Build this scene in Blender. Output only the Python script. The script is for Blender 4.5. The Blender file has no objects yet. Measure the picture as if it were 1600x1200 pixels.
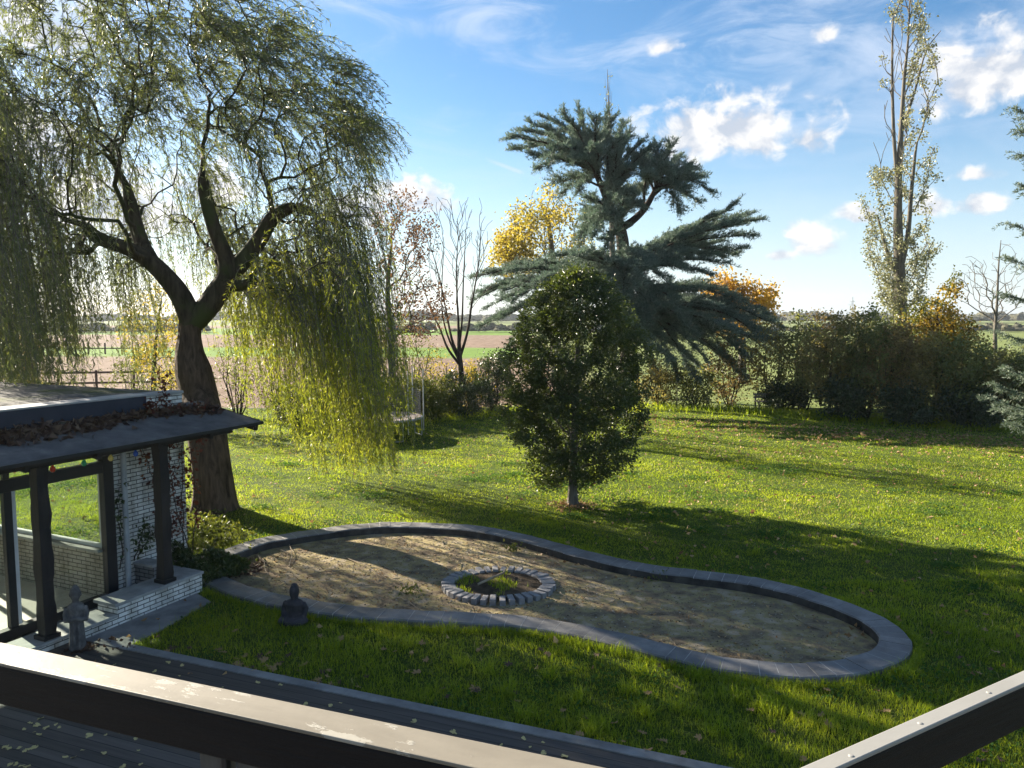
import bpy, math, random
import numpy as np
from math import radians as R, sin, cos, pi

sc = bpy.context.scene
rng = np.random.default_rng(7)
random.seed(7)

# ------------------------------------------------------------------ camera
H = 4.6
PITCH = math.atan(105 / 1200)
cam_d = bpy.data.cameras.new("camera")
cam = bpy.data.objects.new("camera", cam_d)
sc.collection.objects.link(cam)
cam.location = (0, 0, H)
cam.rotation_euler = (pi / 2 - PITCH, 0, 0)
cam_d.sensor_width = 36
cam_d.lens = 27
cam_d.clip_start = 0.05
cam_d.clip_end = 6000
sc.camera = cam
sc.view_settings.view_transform = 'Standard'
sc.view_settings.look = 'None'
sc.view_settings.gamma = 1
sc.view_settings.exposure = 2.15

FW = np.array([0, cos(PITCH), -sin(PITCH)])
UP = np.array([0, sin(PITCH), cos(PITCH)])
RT = np.array([1.0, 0, 0])
CAM = np.array([0, 0, H])


def ray(x, y):
    return FW + (x - 800) / 1200 * RT + (600 - y) / 1200 * UP


def on(x, y, z=0.0):
    r = ray(x, y)
    return CAM + r * ((z - H) / r[2])


def at(x, y, Y):
    r = ray(x, y)
    return CAM + r * (Y / r[1])


def to_px(p):
    d = np.asarray(p, float) - CAM
    w = d @ FW
    return 800 + 1200 * (d @ RT) / w, 600 - 1200 * (d @ UP) / w


# ------------------------------------------------------------------ sun and sky
SUN_YAW = -51.0      # degrees from +Y, negative = left
SUN_EL = 22.5
sun_d = bpy.data.lights.new("sun", 'SUN')
sun_d.energy = 5.0
sun_d.angle = R(0.53)
sun_d.color = (1.0, 0.90, 0.74)
sun = bpy.data.objects.new("sun", sun_d)
sc.collection.objects.link(sun)
sun.rotation_euler = (pi / 2 - R(SUN_EL), 0, pi - R(SUN_YAW))
sun.location = (-30, 25, 20)
SUNV = np.array([sin(R(SUN_YAW)) * cos(R(SUN_EL)), cos(R(SUN_YAW)) * cos(R(SUN_EL)), sin(R(SUN_EL))])

W = bpy.data.worlds.new("World")
sc.world = W
W.use_nodes = True
wt = W.node_tree
wt.nodes.clear()


class S:
    """a socket with arithmetic"""
    def __init__(s, t, k): s.t, s.k = t, k
    def _m(s, op, *o, clamp=False):
        n = s.t.nodes.new('ShaderNodeMath'); n.operation = op; n.use_clamp = clamp
        for i, a in enumerate((s,) + o):
            if isinstance(a, S): s.t.links.new(a.k, n.inputs[i])
            else: n.inputs[i].default_value = a
        return S(s.t, n.outputs[0])
    def __add__(s, o): return s._m('ADD', o)
    def __sub__(s, o): return s._m('SUBTRACT', o)
    def __mul__(s, o): return s._m('MULTIPLY', o)
    def __truediv__(s, o): return s._m('DIVIDE', o)
    def f(s, op, *o): return s._m(op, *o)
    def sat(s): return s._m('ADD', 0.0, clamp=True)


def smooth(s, a, b, lo=0.0, hi=1.0):
    n = s.t.nodes.new('ShaderNodeMapRange'); n.interpolation_type = 'SMOOTHSTEP'
    s.t.links.new(s.k, n.inputs[0])
    for i, v in zip((1, 2, 3, 4), (a, b, lo, hi)): n.inputs[i].default_value = v
    return S(s.t, n.outputs[0])


def world_sky():
    t = wt
    out = t.nodes.new('ShaderNodeOutputWorld')
    bg = t.nodes.new('ShaderNodeBackground')
    bg.inputs['Strength'].default_value = 0.050
    sky = t.nodes.new('ShaderNodeTexSky')
    sky.sky_type = 'NISHITA'
    sky.sun_disc = False
    sky.sun_elevation = R(SUN_EL)
    sky.sun_rotation = R(SUN_YAW)
    sky.altitude = 0
    sky.air_density = 1.0
    sky.dust_density = 0.35
    sky.ozone_density = 2.2
    tc = t.nodes.new('ShaderNodeTexCoord')
    sep = t.nodes.new('ShaderNodeSeparateXYZ')
    t.links.new(tc.outputs['Generated'], sep.inputs[0])
    x, y, z = (S(t, sep.outputs[i]) for i in range(3))
    az = x.f('ARCTAN2', y) * (180 / pi)
    el = z.f('ARCSINE') * (180 / pi)

    def noise(sx, sy, scale, det=6.0, rough=0.55, ox=0.0, oy=0.0, warp=0.0):
        c = t.nodes.new('ShaderNodeCombineXYZ')
        t.links.new((az * sx + ox).k, c.inputs[0]); t.links.new((el * sy + oy).k, c.inputs[1])
        n = t.nodes.new('ShaderNodeTexNoise')
        n.inputs['Scale'].default_value = scale
        n.inputs['Detail'].default_value = det
        n.inputs['Roughness'].default_value = rough
        n.inputs['Distortion'].default_value = warp
        t.links.new(c.outputs[0], n.inputs['Vector'])
        return S(t, n.outputs['Fac'])

    n1 = noise(1, 1.25, 0.42, 7, 0.56, warp=0.3)
    n1s = noise(1, 1.25, 0.42, 5, 0.50, ox=0.9, oy=-0.7, warp=0.3)     # the same field a step away from the sun
    # cumulus: (pixel x, y, rx, ry, strength)
    cl = [(1125, 216, 168, 76, 1.05), (1266, 214, 74, 50, .70), (1278, 382, 66, 40, .95), (1218, 400, 34, 18, .7),
          (1555, 122, 125, 84, 1.0), (1480, 105, 60, 50, .8), (1535, 322, 58, 26, .85), (1345, 335, 44, 24, .8), (1462, 322, 40, 30, .7),
          (640, 312, 110, 50, .95), (560, 330, 90, 50, .8), (60, 40, 110, 70, 1.0), (1037, 75, 34, 24, .62), (1292, 55, 30, 24, .55),
          (1520, 275, 60, 20, .45), (180, 330, 200, 90, .9), (60, 230, 120, 90, .7), (330, 300, 140, 60, .6)]
    dens = None; hgt = None
    for (px, py, rx, ry, st) in cl:
        r = ray(px, py); r = r / np.linalg.norm(r)
        a0 = math.degrees(math.atan2(r[0], r[1])); e0 = math.degrees(math.asin(r[2]))
        k = 180 / pi / 1200
        dx = (az - a0) / (rx * k * .95)
        dy0 = (el - e0) / (ry * k)
        dyb = dy0.f('MINIMUM', 0.0) * 0.75 + dy0       # flatter base
        e = (dx * dx + dyb * dyb).f('SQRT') * -1.0 + 1.0
        d = e * 0.95 + (n1 - 0.5) * 2.1 + (st - 1.0) * 0.4
        d = smooth(d, 0.05, 0.62) * smooth(e, -.25, .1)
        h = dy0
        if dens is None: dens = d; hgt = h * d
        else:
            dens = dens.f('MAXIMUM', d); hgt = hgt + h * d
    lit = ((n1 - n1s) * 4.2 + hgt * 0.40 + 0.50).sat()
    # thin high cloud
    c1 = noise(0.10, 0.34, 1.0, 7, 0.62, ox=3.1, oy=1.2, warp=0.9)
    c2 = noise(0.05, 0.10, 1.0, 2, 0.5, ox=7.3)
    cirrus = smooth(c1 + (c2 - 0.5) * 0.9, 0.40, 0.80) * smooth(el, 6, 20, 0.10, 0.72)
    # whitish air around the sun side, and low down
    # contrails
    def trail(p, q, w):
        rr = [ray(*p), ray(*q)]
        aa = [(math.degrees(math.atan2(r[0], r[1])), math.degrees(math.asin(r[2] / np.linalg.norm(r)))) for r in rr]
        (a0, e0), (a1, e1) = aa
        L = math.hypot(a1 - a0, e1 - e0); ux, uy = (a1 - a0) / L, (e1 - e0) / L
        al = (az - a0) * ux + (el - e0) * uy
        ac = ((az - a0) * uy - (el - e0) * ux).f('ABSOLUTE')
        return smooth(ac, w, 0.0) * smooth(al, 0, L * .5) * smooth(al, L * 1.02, L * .8)
    tr = trail((752, 246), (822, 272), .22) * .5 + trail((690, 325), (776, 352), .2) * .4

    def mix(f, a, b):
        n = t.nodes.new('ShaderNodeMix'); n.data_type = 'RGBA'
        t.links.new(f.k, n.inputs[0])
        for i, v in ((6, a), (7, b)):
            if isinstance(v, tuple): n.inputs[i].default_value = v + (1,)
            else: t.links.new(v, n.inputs[i])
        return n.outputs[2]
    hs = t.nodes.new('ShaderNodeHueSaturation')
    hs.inputs['Saturation'].default_value = 1.26; hs.inputs['Value'].default_value = .80
    t.links.new(sky.outputs[0], hs.inputs['Color'])
    col = hs.outputs[0]
    # pale air low over the plain
    col = mix(smooth(el, 16, -2) * .72, col, (3.7, 4.35, 5.0))
    col = mix((cirrus + tr).sat(), col, (3.6, 4.1, 4.9))
    ccol = mix(lit, (2.8, 3.1, 3.6), (5.0, 4.92, 4.8))
    col = mix(dens * 0.96, col, ccol)
    t.links.new(col, bg.inputs['Color'])
    t.links.new(bg.outputs[0], out.inputs[0])


world_sky()
C = sc.collection


# ------------------------------------------------------------------ tags, meshes
def tag(o, label, cat, group=None):
    o["label"] = label; o["category"] = cat
    if group: o["group"] = group
    return o


def kind(o, k, label=None, cat=None):
    o["kind"] = k
    if label: o["label"] = label
    if cat: o["category"] = cat
    return o


def empty(name, loc, rz=0.0, label=None, cat=None, group=None):
    o = bpy.data.objects.new(name, None)
    C.objects.link(o)
    o.location = tuple(loc); o.rotation_euler = (0, 0, rz)
    o.empty_display_size = 0.2
    if label: tag(o, label, cat, group)
    return o


class MB:
    def __init__(s):
        s.v = []; s.l = []; s.t = []; s.n = 0

    def add(s, V, F):
        V = np.asarray(V, float).reshape(-1, 3)
        F = np.asarray(F, int)
        s.v.append(V); s.l.append((F + s.n).ravel()); s.t.append(np.full(len(F), F.shape[1]))
        s.n += len(V)
        return s

    def grass(s, V, F4, F3):
        n0 = s.n
        s.add(V, F4)
        s.l.append((np.asarray(F3) + n0).ravel()); s.t.append(np.full(len(F3), 3))
        return s

    def poly(s, V):
        return s.add(V, [list(range(len(V)))])

    def box(s, lo, hi):
        x0, y0, z0 = lo; x1, y1, z1 = hi
        V = [(x0, y0, z0), (x1, y0, z0), (x1, y1, z0), (x0, y1, z0), (x0, y0, z1), (x1, y0, z1), (x1, y1, z1), (x0, y1, z1)]
        return s.add(V, [(0, 3, 2, 1), (4, 5, 6, 7), (0, 1, 5, 4), (1, 2, 6, 5), (2, 3, 7, 6), (3, 0, 4, 7)])

    def bar(s, a, b, w, h, up=(0, 0, 1)):
        a = np.asarray(a, float); b = np.asarray(b, float)
        d = (b - a) / np.linalg.norm(b - a)
        sd = np.cross(d, up); sd /= np.linalg.norm(sd)
        u = np.cross(sd, d)
        V = [p + sd * i * w / 2 + u * j * h / 2 for p in (a, b) for i, j in ((-1, -1), (1, -1), (1, 1), (-1, 1))]
        return s.add(V, [(0, 1, 2, 3), (7, 6, 5, 4), (0, 4, 5, 1), (1, 5, 6, 2), (2, 6, 7, 3), (3, 7, 4, 0)])

    def prism(s, P, z0, z1):
        P = [tuple(p[:2]) for p in P]; n = len(P)
        V = [(x, y, z0) for x, y in P] + [(x, y, z1) for x, y in P]
        s.add(V[:], [(i, (i + 1) % n, n + (i + 1) % n, n + i) for i in range(n)])
        s.add([(x, y, z1) for x, y in P], [list(range(n))])
        s.add([(x, y, z0) for x, y in P], [list(range(n))[::-1]])
        return s

    def tube(s, pts, rad, n=6, cap=True):
        pts = np.asarray(pts, float); m = len(pts)
        rad = np.broadcast_to(np.asarray(rad, float), (m,))
        T = np.gradient(pts, axis=0)
        T /= np.linalg.norm(T, axis=1)[:, None] + 1e-9
        ref = np.array([0, 0, 1.0]) if abs(T[0][2]) < .8 else np.array([1.0, 0, 0])
        sd = np.cross(T, ref); ln = np.linalg.norm(sd, axis=1)
        for i in range(m):
            if ln[i] < .15 and i: sd[i] = sd[i - 1]
        if m > 1 and abs(T[0][2]) >= .8:
            pass
        sd /= np.linalg.norm(sd, axis=1)[:, None] + 1e-9
        u = np.cross(sd, T)
        a = np.arange(n) * 2 * pi / n
        V = (pts[:, None] + rad[:, None, None] * (np.cos(a)[None, :, None] * sd[:, None] + np.sin(a)[None, :, None] * u[:, None])).reshape(-1, 3)
        i = np.arange(m - 1)[:, None] * n; j = np.arange(n)[None]; k = (j + 1) % n
        F = np.stack([i + j, i + k, i + n + k, i + n + j], -1).reshape(-1, 4)
        s.add(V, F)
        if cap:
            s.add(V[:n], [list(range(n))[::-1]]); s.add(V[-n:], [list(range(n))])
        return s

    def lathe(s, prof, n=20, sx=1.0, sy=1.0, org=(0, 0, 0)):
        prof = np.asarray(prof, float); m = len(prof)
        a = np.arange(n) * 2 * pi / n
        V = np.zeros((m, n, 3))
        V[..., 0] = prof[:, None, 0] * np.cos(a) * sx + org[0]
        V[..., 1] = prof[:, None, 0] * np.sin(a) * sy + org[1]
        V[..., 2] = prof[:, None, 1] + org[2]
        V = V.reshape(-1, 3)
        i = np.arange(m - 1)[:, None] * n; j = np.arange(n)[None]; k = (j + 1) % n
        F = np.stack([i + j, i + k, i + n + k, i + n + j], -1).reshape(-1, 4)
        s.add(V, F); s.add(V[:n], [list(range(n))[::-1]]); s.add(V[-n:], [list(range(n))])
        return s

    def leaves(s, P, D, L, Wd, fold=0.18, N=None):
        P = np.asarray(P, float); n = len(P)
        if n == 0: return s
        D = D / (np.linalg.norm(D, axis=1)[:, None] + 1e-9)
        if N is None: N = rng.normal(size=(n, 3))
        sd = np.cross(D, N); sd /= np.linalg.norm(sd, axis=1)[:, None] + 1e-9
        nn = np.cross(sd, D)
        L = np.broadcast_to(L, (n,))[:, None]; Wd = np.broadcast_to(Wd, (n,))[:, None]
        mid = P + D * L * 0.45 + nn * Wd * fold
        V = np.stack([P, mid + sd * Wd / 2, P + D * L - nn * Wd * fold, mid - sd * Wd / 2], 1).reshape(-1, 3)
        F = np.arange(n * 4).reshape(-1, 4)
        return s.add(V, F)

    def build(s, name, mat, parent=None, smooth=False, bevel=0.0, loc=None):
        V = np.concatenate(s.v) if s.v else np.zeros((0, 3))
        lp = np.concatenate(s.l); tt = np.concatenate(s.t)
        me = bpy.data.meshes.new(name)
        me.vertices.add(len(V)); me.vertices.foreach_set("co", V.ravel())
        me.loops.add(len(lp)); me.loops.foreach_set("vertex_index", lp)
        me.polygons.add(len(tt))
        st = np.concatenate([[0], np.cumsum(tt)[:-1]])
        me.polygons.foreach_set("loop_start", st)
        me.polygons.foreach_set("use_smooth", np.full(len(tt), bool(smooth)))
        me.update(calc_edges=True); me.validate()
        if mat: me.materials.append(mat)
        o = bpy.data.objects.new(name, me)
        C.objects.link(o)
        if parent: o.parent = parent
        if loc is not None: o.location = tuple(loc)
        if bevel:
            b = o.modifiers.new("bevel", 'BEVEL'); b.width = bevel; b.segments = 2; b.limit_method = 'ANGLE'
        return o


# ------------------------------------------------------------------ materials
def nt(name):
    m = bpy.data.materials.new(name); m.use_nodes = True
    t = m.node_tree; t.nodes.clear()
    o = t.nodes.new('ShaderNodeOutputMaterial')
    return m, t, o


def princ(t, **k):
    p = t.nodes.new('ShaderNodeBsdfPrincipled')
    for a, v in k.items():
        nm = {'col': 'Base Color', 'rough': 'Roughness', 'spec': 'Specular IOR Level', 'metal': 'Metallic'}[a]
        p.inputs[nm].default_value = (tuple(v) + (1,)) if a == 'col' else v
    return p


def ramp(t, fac, stops, interp='LINEAR'):
    r = t.nodes.new('ShaderNodeValToRGB'); r.color_ramp.interpolation = interp
    e = r.color_ramp.elements
    while len(e) < len(stops): e.new(0.5)
    for i, (p, c) in enumerate(stops):
        e[i].position = p; e[i].color = tuple(c) + (1,)
    t.links.new(fac, r.inputs[0])
    return r.outputs[0]


def tnoise(t, scale, det=5.0, rough=0.55, vec=None, dist=0.0, stretch=None):
    n = t.nodes.new('ShaderNodeTexNoise')
    n.inputs['Scale'].default_value = scale; n.inputs['Detail'].default_value = det
    n.inputs['Roughness'].default_value = rough; n.inputs['Distortion'].default_value = dist
    if vec is None:
        tc = t.nodes.new('ShaderNodeTexCoord'); vec = tc.outputs['Object']
    if stretch:
        mp = t.nodes.new('ShaderNodeMapping'); mp.inputs['Scale'].default_value = stretch[:3]
        if len(stretch) > 3: mp.inputs['Rotation'].default_value = (0, 0, stretch[3])
        t.links.new(vec, mp.inputs[0]); vec = mp.outputs[0]
    t.links.new(vec, n.inputs['Vector'])
    return n.outputs['Fac']


def mixc(t, f, a, b, mode='MIX'):
    n = t.nodes.new('ShaderNodeMix'); n.data_type = 'RGBA'; n.blend_type = mode
    if isinstance(f, (int, float)): n.inputs[0].default_value = f
    else: t.links.new(f, n.inputs[0])
    for i, v in ((6, a), (7, b)):
        if isinstance(v, (tuple, list)): n.inputs[i].default_value = tuple(v) + (1,)
        else: t.links.new(v, n.inputs[i])
    return n.outputs[2]


def bump(t, h, strength=0.4, dist=0.02):
    b = t.nodes.new('ShaderNodeBump'); b.inputs['Strength'].default_value = strength; b.inputs['Distance'].default_value = dist
    t.links.new(h, b.inputs['Height'])
    return b.outputs[0]


def mat_noise(name, stops, scale=4.0, rough=0.8, det=6.0, bs=0.4, bd=0.02, bscale=None, spec=0.3, stretch=None, dist=0.0, metal=0.0):
    m, t, o = nt(name)
    p = princ(t, rough=rough, spec=spec, metal=metal)
    f = tnoise(t, scale, det, 0.6, dist=dist, stretch=stretch)
    t.links.new(ramp(t, f, stops), p.inputs['Base Color'])
    if bs:
        t.links.new(bump(t, tnoise(t, bscale or scale * 3, 6, .65, stretch=stretch), bs, bd), p.inputs['Normal'])
    t.links.new(p.outputs[0], o.inputs[0])
    return m


def mat_leaf(name, stops, transl=0.4, rough=0.45, spec=0.35, tint=(1.5, 1.45, .8), patch=0.5, pscale=0.6):
    """each leaf its own shade (random per island), drifting over the crown"""
    m, t, o = nt(name)
    g = t.nodes.new('ShaderNodeNewGeometry')
    f = S(t, g.outputs['Random Per Island'])
    n = S(t, tnoise(t, pscale, 3, .5))
    fac = (f * (1 - patch) + (n * 1.9 - 0.45) * patch).sat()
    col = ramp(t, fac.k, stops)
    p = princ(t, rough=rough, spec=spec)
    t.links.new(col, p.inputs['Base Color'])
    tr = t.nodes.new('ShaderNodeBsdfTranslucent')
    tc = mixc(t, 1.0, col, tuple(tint), 'MULTIPLY')
    t.links.new(tc, tr.inputs['Color'])
    ms = t.nodes.new('ShaderNodeMixShader'); ms.inputs[0].default_value = transl
    t.links.new(p.outputs[0], ms.inputs[1]); t.links.new(tr.outputs[0], ms.inputs[2])
    t.links.new(ms.outputs[0], o.inputs[0])
    return m


def mat_brick(name, c1, c2, mortar, bw=.22, bh=.066, ms=.008, rough=.7):
    m, t, o = nt(name)
    tc = t.nodes.new('ShaderNodeTexCoord')
    sp = t.nodes.new('ShaderNodeSeparateXYZ'); t.links.new(tc.outputs['Object'], sp.inputs[0])
    u = S(t, sp.outputs[0]) + S(t, sp.outputs[1])
    cb = t.nodes.new('ShaderNodeCombineXYZ')
    t.links.new(u.k, cb.inputs[0]); t.links.new(sp.outputs[2], cb.inputs[1])
    b = t.nodes.new('ShaderNodeTexBrick')
    t.links.new(cb.outputs[0], b.inputs['Vector'])
    b.inputs['Scale'].default_value = 1
    b.inputs['Mortar Size'].default_value = ms
    b.inputs['Mortar Smooth'].default_value = .15
    b.inputs['Brick Width'].default_value = bw
    b.inputs['Row Height'].default_value = bh
    b.inputs['Color1'].default_value = c1 + (1,); b.inputs['Color2'].default_value = c2 + (1,)
    b.inputs['Mortar'].default_value = mortar + (1,)
    dirt = tnoise(t, 3.0, 6, .7)
    dirt = (S(t, dirt) * .55 + S(t, tnoise(t, 5.0, 5, .6, stretch=(1, 1, .12))) * .45).k
    d = ramp(t, dirt, [(0.36, (.48, .45, .40)), (0.55, (1, 1, 1))])
    col = mixc(t, 1.0, b.outputs['Color'], d, 'MULTIPLY')
    p = princ(t, rough=rough, spec=.3)
    t.links.new(col, p.inputs['Base Color'])
    inv = S(t, b.outputs['Fac']) * -1.0 + 1.0
    h = inv + S(t, tnoise(t, 40, 3, .6)) * .15
    t.links.new(bump(t, h.k, .7, .008), p.inputs['Normal'])
    t.links.new(p.outputs[0], o.inputs[0])
    return m


def mat_glass(name):
    m, t, o = nt(name)
    g = t.nodes.new('ShaderNodeBsdfGlossy'); g.inputs['Roughness'].default_value = .02
    tr = t.nodes.new('ShaderNodeBsdfTransparent'); tr.inputs['Color'].default_value = (.88, .92, .9, 1)
    lw = t.nodes.new('ShaderNodeLayerWeight')
    fr = S(t, lw.outputs['Facing']).f('POWER', 5.0) * .9 + .03
    ms = t.nodes.new('ShaderNodeMixShader')
    t.links.new(fr.k, ms.inputs[0]); t.links.new(tr.outputs[0], ms.inputs[1]); t.links.new(g.outputs[0], ms.inputs[2])
    t.links.new(ms.outputs[0], o.inputs[0])
    return m


def mat_bark(name, dark, light, scale=6.0, bs=.9, bd=.05, moss=None):
    m, t, o = nt(name)
    f = tnoise(t, scale, 8, .65, stretch=(1, 1, .18), dist=.6)
    col = ramp(t, f, [(.32, dark), (.68, light)])
    if moss:
        mf = smooth(S(t, tnoise(t, 1.1, 5, .6)), .45, .65)
        col = mixc(t, mf.k, col, moss)
    p = princ(t, rough=.9, spec=.15)
    t.links.new(col, p.inputs['Base Color'])
    t.links.new(bump(t, f, bs, bd), p.inputs['Normal'])
    t.links.new(p.outputs[0], o.inputs[0])
    return m


def mat_lawn():
    m, t, o = nt("lawn_turf")
    a = tnoise(t, .35, 4, .6)
    b = tnoise(t, 5.0, 6, .7)
    c = tnoise(t, 38.0, 4, .7)
    col = ramp(t, b, [(.3, (.040, .065, .009)), (.5, (.085, .130, .015)), (.72, (.15, .185, .025))])
    col = mixc(t, smooth(S(t, a), .5, .75, 0, .45).k, col, (.13, .135, .03))
    col = mixc(t, smooth(S(t, c), .35, .7, .7, 0).k, col, (.018, .030, .005))
    p = princ(t, rough=.9, spec=.1)
    t.links.new(col, p.inputs['Base Color'])
    t.links.new(bump(t, (S(t, c) + S(t, b)).k, .9, .06), p.inputs['Normal'])
    t.links.new(p.outputs[0], o.inputs[0])
    return m


def mat_field():
    m, t, o = nt("field_soil_and_crops")
    tc = t.nodes.new('ShaderNodeTexCoord')
    sp = t.nodes.new('ShaderNodeSeparateXYZ'); t.links.new(tc.outputs['Object'], sp.inputs[0])
    y = S(t, sp.outputs[1]) + S(t, sp.outputs[0]) * .06
    n = S(t, tnoise(t, .05, 4, .6))
    yy = y + (n - .5) * 14.0
    brown = ramp(t, tnoise(t, .8, 6, .7, stretch=(1, .25, 1)), [(.3, (.13, .085, .058)), (.7, (.24, .17, .125))])
    green = ramp(t, tnoise(t, .5, 6, .7, stretch=(.3, 1, 1)), [(.3, (.08, .15, .018)), (.7, (.15, .24, .035))])
    pale = ramp(t, tnoise(t, .4, 6, .7), [(.3, (.10, .14, .035)), (.7, (.20, .22, .08))])
    col = brown
    band = (smooth(yy, 90, 98) * smooth(yy, 128, 120)).k
    col = mixc(t, band, col, green)
    col = mixc(t, (smooth(yy, 205, 215) * smooth(yy, 330, 320)).k, col, green)
    col = mixc(t, (smooth(yy, 420, 440)).k, col, pale)
    x = S(t, sp.outputs[0])
    col = mixc(t, smooth(x, 3, 8).k, col, pale)
    p = princ(t, rough=.95, spec=.1)
    t.links.new(col, p.inputs['Base Color'])
    t.links.new(bump(t, tnoise(t, 1.4, 6, .7), .9, .25), p.inputs['Normal'])
    t.links.new(p.outputs[0], o.inputs[0])
    return m


def mat_planks(name, c0, c1, pitch=.14, gap=.05, rough=.7, axis=1):
    m, t, o = nt(name)
    tc = t.nodes.new('ShaderNodeTexCoord')
    sp = t.nodes.new('ShaderNodeSeparateXYZ'); t.links.new(tc.outputs['Object'], sp.inputs[0])
    v = S(t, sp.outputs[axis]) / pitch
    fr = v.f('FRACT')
    idn = v.f('FLOOR')
    edge = smooth((fr - .5).f('ABSOLUTE'), .5 - gap, .5 - gap * .3)
    wn = t.nodes.new('ShaderNodeTexWhiteNoise'); wn.noise_dimensions = '1D'
    t.links.new(idn.k, wn.inputs['W'])
    st = (.6, 14, 14) if axis == 1 else (14, .6, 14)
    g = S(t, tnoise(t, 2.0, 8, .65, stretch=st)) * .7 + S(t, wn.outputs['Value']) * .3
    col = ramp(t, g.k, [(.25, c0), (.75, c1)])
    col = mixc(t, edge.k, col, (.006, .006, .007))
    p = princ(t, rough=rough, spec=.35)
    t.links.new(col, p.inputs['Base Color'])
    h = edge * -1.0 + S(t, tnoise(t, 3.0, 6, .6, stretch=st)) * .2
    t.links.new(bump(t, h.k, .6, .008), p.inputs['Normal'])
    t.links.new(p.outputs[0], o.inputs[0])
    return m


def mat_paint_worn(name, base, worn, pale):
    m, t, o = nt(name)
    f = tnoise(t, 2.2, 7, .62, stretch=(1, 4.0, 4.0), dist=.4)
    g = tnoise(t, 26, 6, .7)
    flake = S(t, tnoise(t, 13, 7, .68, stretch=(.5, 1.8, 1)))
    col = ramp(t, f, [(.3, base), (.6, worn)])
    fl = smooth(flake, .565, .58)
    col = mixc(t, fl.k, col, pale)
    edge = smooth(flake, .55, .565) * smooth(flake, .578, .566)
    col = mixc(t, (edge * smooth(S(t, g), .5, .6) * .6).k, col, (.10, .085, .065))
    spots = smooth(S(t, g), .70, .74)
    col = mixc(t, (spots * .7).k, col, (.10, .08, .06))
    p = princ(t, rough=.55, spec=.35)
    t.links.new(col, p.inputs['Base Color'])
    t.links.new(bump(t, (fl * .6 + S(t, g) * .25).k, .5, .004), p.inputs['Normal'])
    t.links.new(p.outputs[0], o.inputs[0])
    return m


M = {}
M['lawn'] = mat_lawn()
M['field'] = mat_field()
M['grass'] = mat_leaf("grass_blades", [(0, (.058, .105, .009)), (.45, (.185, .25, .015)), (.85, (.32, .36, .03)), (1, (.42, .38, .10))], .56, .40, .40, (1.7, 1.62, .85), .55, .38)
M['bark_willow'] = mat_bark("willow_bark", (.030, .020, .014), (.150, .105, .075), 9.0, 1.0, .07)
M['bark_branch'] = mat_bark("branch_bark", (.022, .018, .012), (.085, .068, .045), 8.0, .6, .03, (.05, .06, .02))
M['bark_grey'] = mat_bark("grey_bark", (.06, .052, .042), (.19, .17, .14), 8.0, .6, .03)
M['bark_dark'] = mat_bark("dark_bark", (.016, .012, .009), (.07, .052, .04), 8.0, .6, .03)
M['willow_top'] = mat_leaf("willow_leaves", [(0, (.060, .078, .036)), (.6, (.115, .140, .056)), (1, (.21, .215, .085))], .45, .4, .4, (1.5, 1.45, .75), .45, .5)
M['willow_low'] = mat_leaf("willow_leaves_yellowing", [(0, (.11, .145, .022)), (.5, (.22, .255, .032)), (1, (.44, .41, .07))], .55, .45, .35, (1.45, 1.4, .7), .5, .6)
M['holly'] = mat_leaf("holly_leaves", [(0, (.034, .045, .018)), (.7, (.072, .092, .032)), (1, (.16, .175, .055))], .25, .36, .42, (1.8, 1.9, .5), .3, 1.2)
M['cedar'] = mat_leaf("cedar_needles", [(0, (.064, .094, .070)), (.6, (.130, .172, .135)), (1, (.235, .285, .235))], .25, .55, .3, (1.1, 1.2, 1.0), .4, .5)
M['spruce'] = mat_leaf("spruce_needles", [(0, (.075, .100, .070)), (.6, (.15, .185, .13)), (1, (.26, .29, .21))], .2, .55, .3, (1.1, 1.2, 1.0), .35, .8)
M['yellow'] = mat_leaf("yellow_leaves", [(0, (.12, .13, .03)), (.5, (.29, .25, .04)), (1, (.52, .39, .055))], .5, .5, .3, (1.3, 1.2, .8), .6, .35)
M['orange'] = mat_leaf("orange_leaves", [(0, (.16, .13, .03)), (.45, (.42, .27, .035)), (1, (.64, .37, .05))], .5, .5, .3, (1.3, 1.15, .8), .6, .45)
M['mixed'] = mat_leaf("turning_leaves", [(0, (.05, .07, .014)), (.5, (.11, .12, .022)), (.75, (.34, .22, .025)), (1, (.55, .33, .03))], .45, .5, .3, (1.3, 1.2, .8), .75, .55)
M['copper'] = mat_leaf("copper_leaves", [(0, (.055, .035, .022)), (.6, (.13, .075, .040)), (1, (.24, .16, .06))], .4, .5, .3, (1.3, 1.1, .9), .4, .5)
M['shrub'] = mat_leaf("hedgerow_leaves", [(0, (.09, .08, .034)), (.6, (.23, .195, .075)), (1, (.40, .34, .13))], .5, .45, .35, (1.4, 1.35, .8), .5, .5)
M['shrub_green'] = mat_leaf("green_hedgerow_leaves", [(0, (.062, .076, .028)), (.6, (.16, .175, .06)), (1, (.33, .32, .12))], .45, .45, .35, (1.4, 1.35, .8), .5, .5)
M['shrub_rust'] = mat_leaf("rusty_hedgerow_leaves", [(0, (.095, .070, .032)), (.6, (.23, .168, .072)), (1, (.40, .29, .12))], .45, .45, .35, (1.4, 1.3, .8), .5, .5)
M['grass_dry'] = mat_leaf("dry_grass_blades", [(0, (.16, .15, .04)), (.6, (.30, .27, .10)), (1, (.46, .42, .22))], .4, .5, .3, (1.3, 1.2, .8), .3, .5)
M['clover'] = mat_leaf("clover_leaves", [(0, (.030, .075, .018)), (.6, (.06, .125, .028)), (1, (.11, .17, .045))], .4, .8, .15, (1.5, 1.5, .7), .3, .7)
M['shrub_dark'] = mat_leaf("dark_evergreen_leaves", [(0, (.018, .028, .012)), (.7, (.045, .064, .022)), (1, (.10, .115, .04))], .28, .35, .5, (1.4, 1.5, .6), .4, .8)
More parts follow.
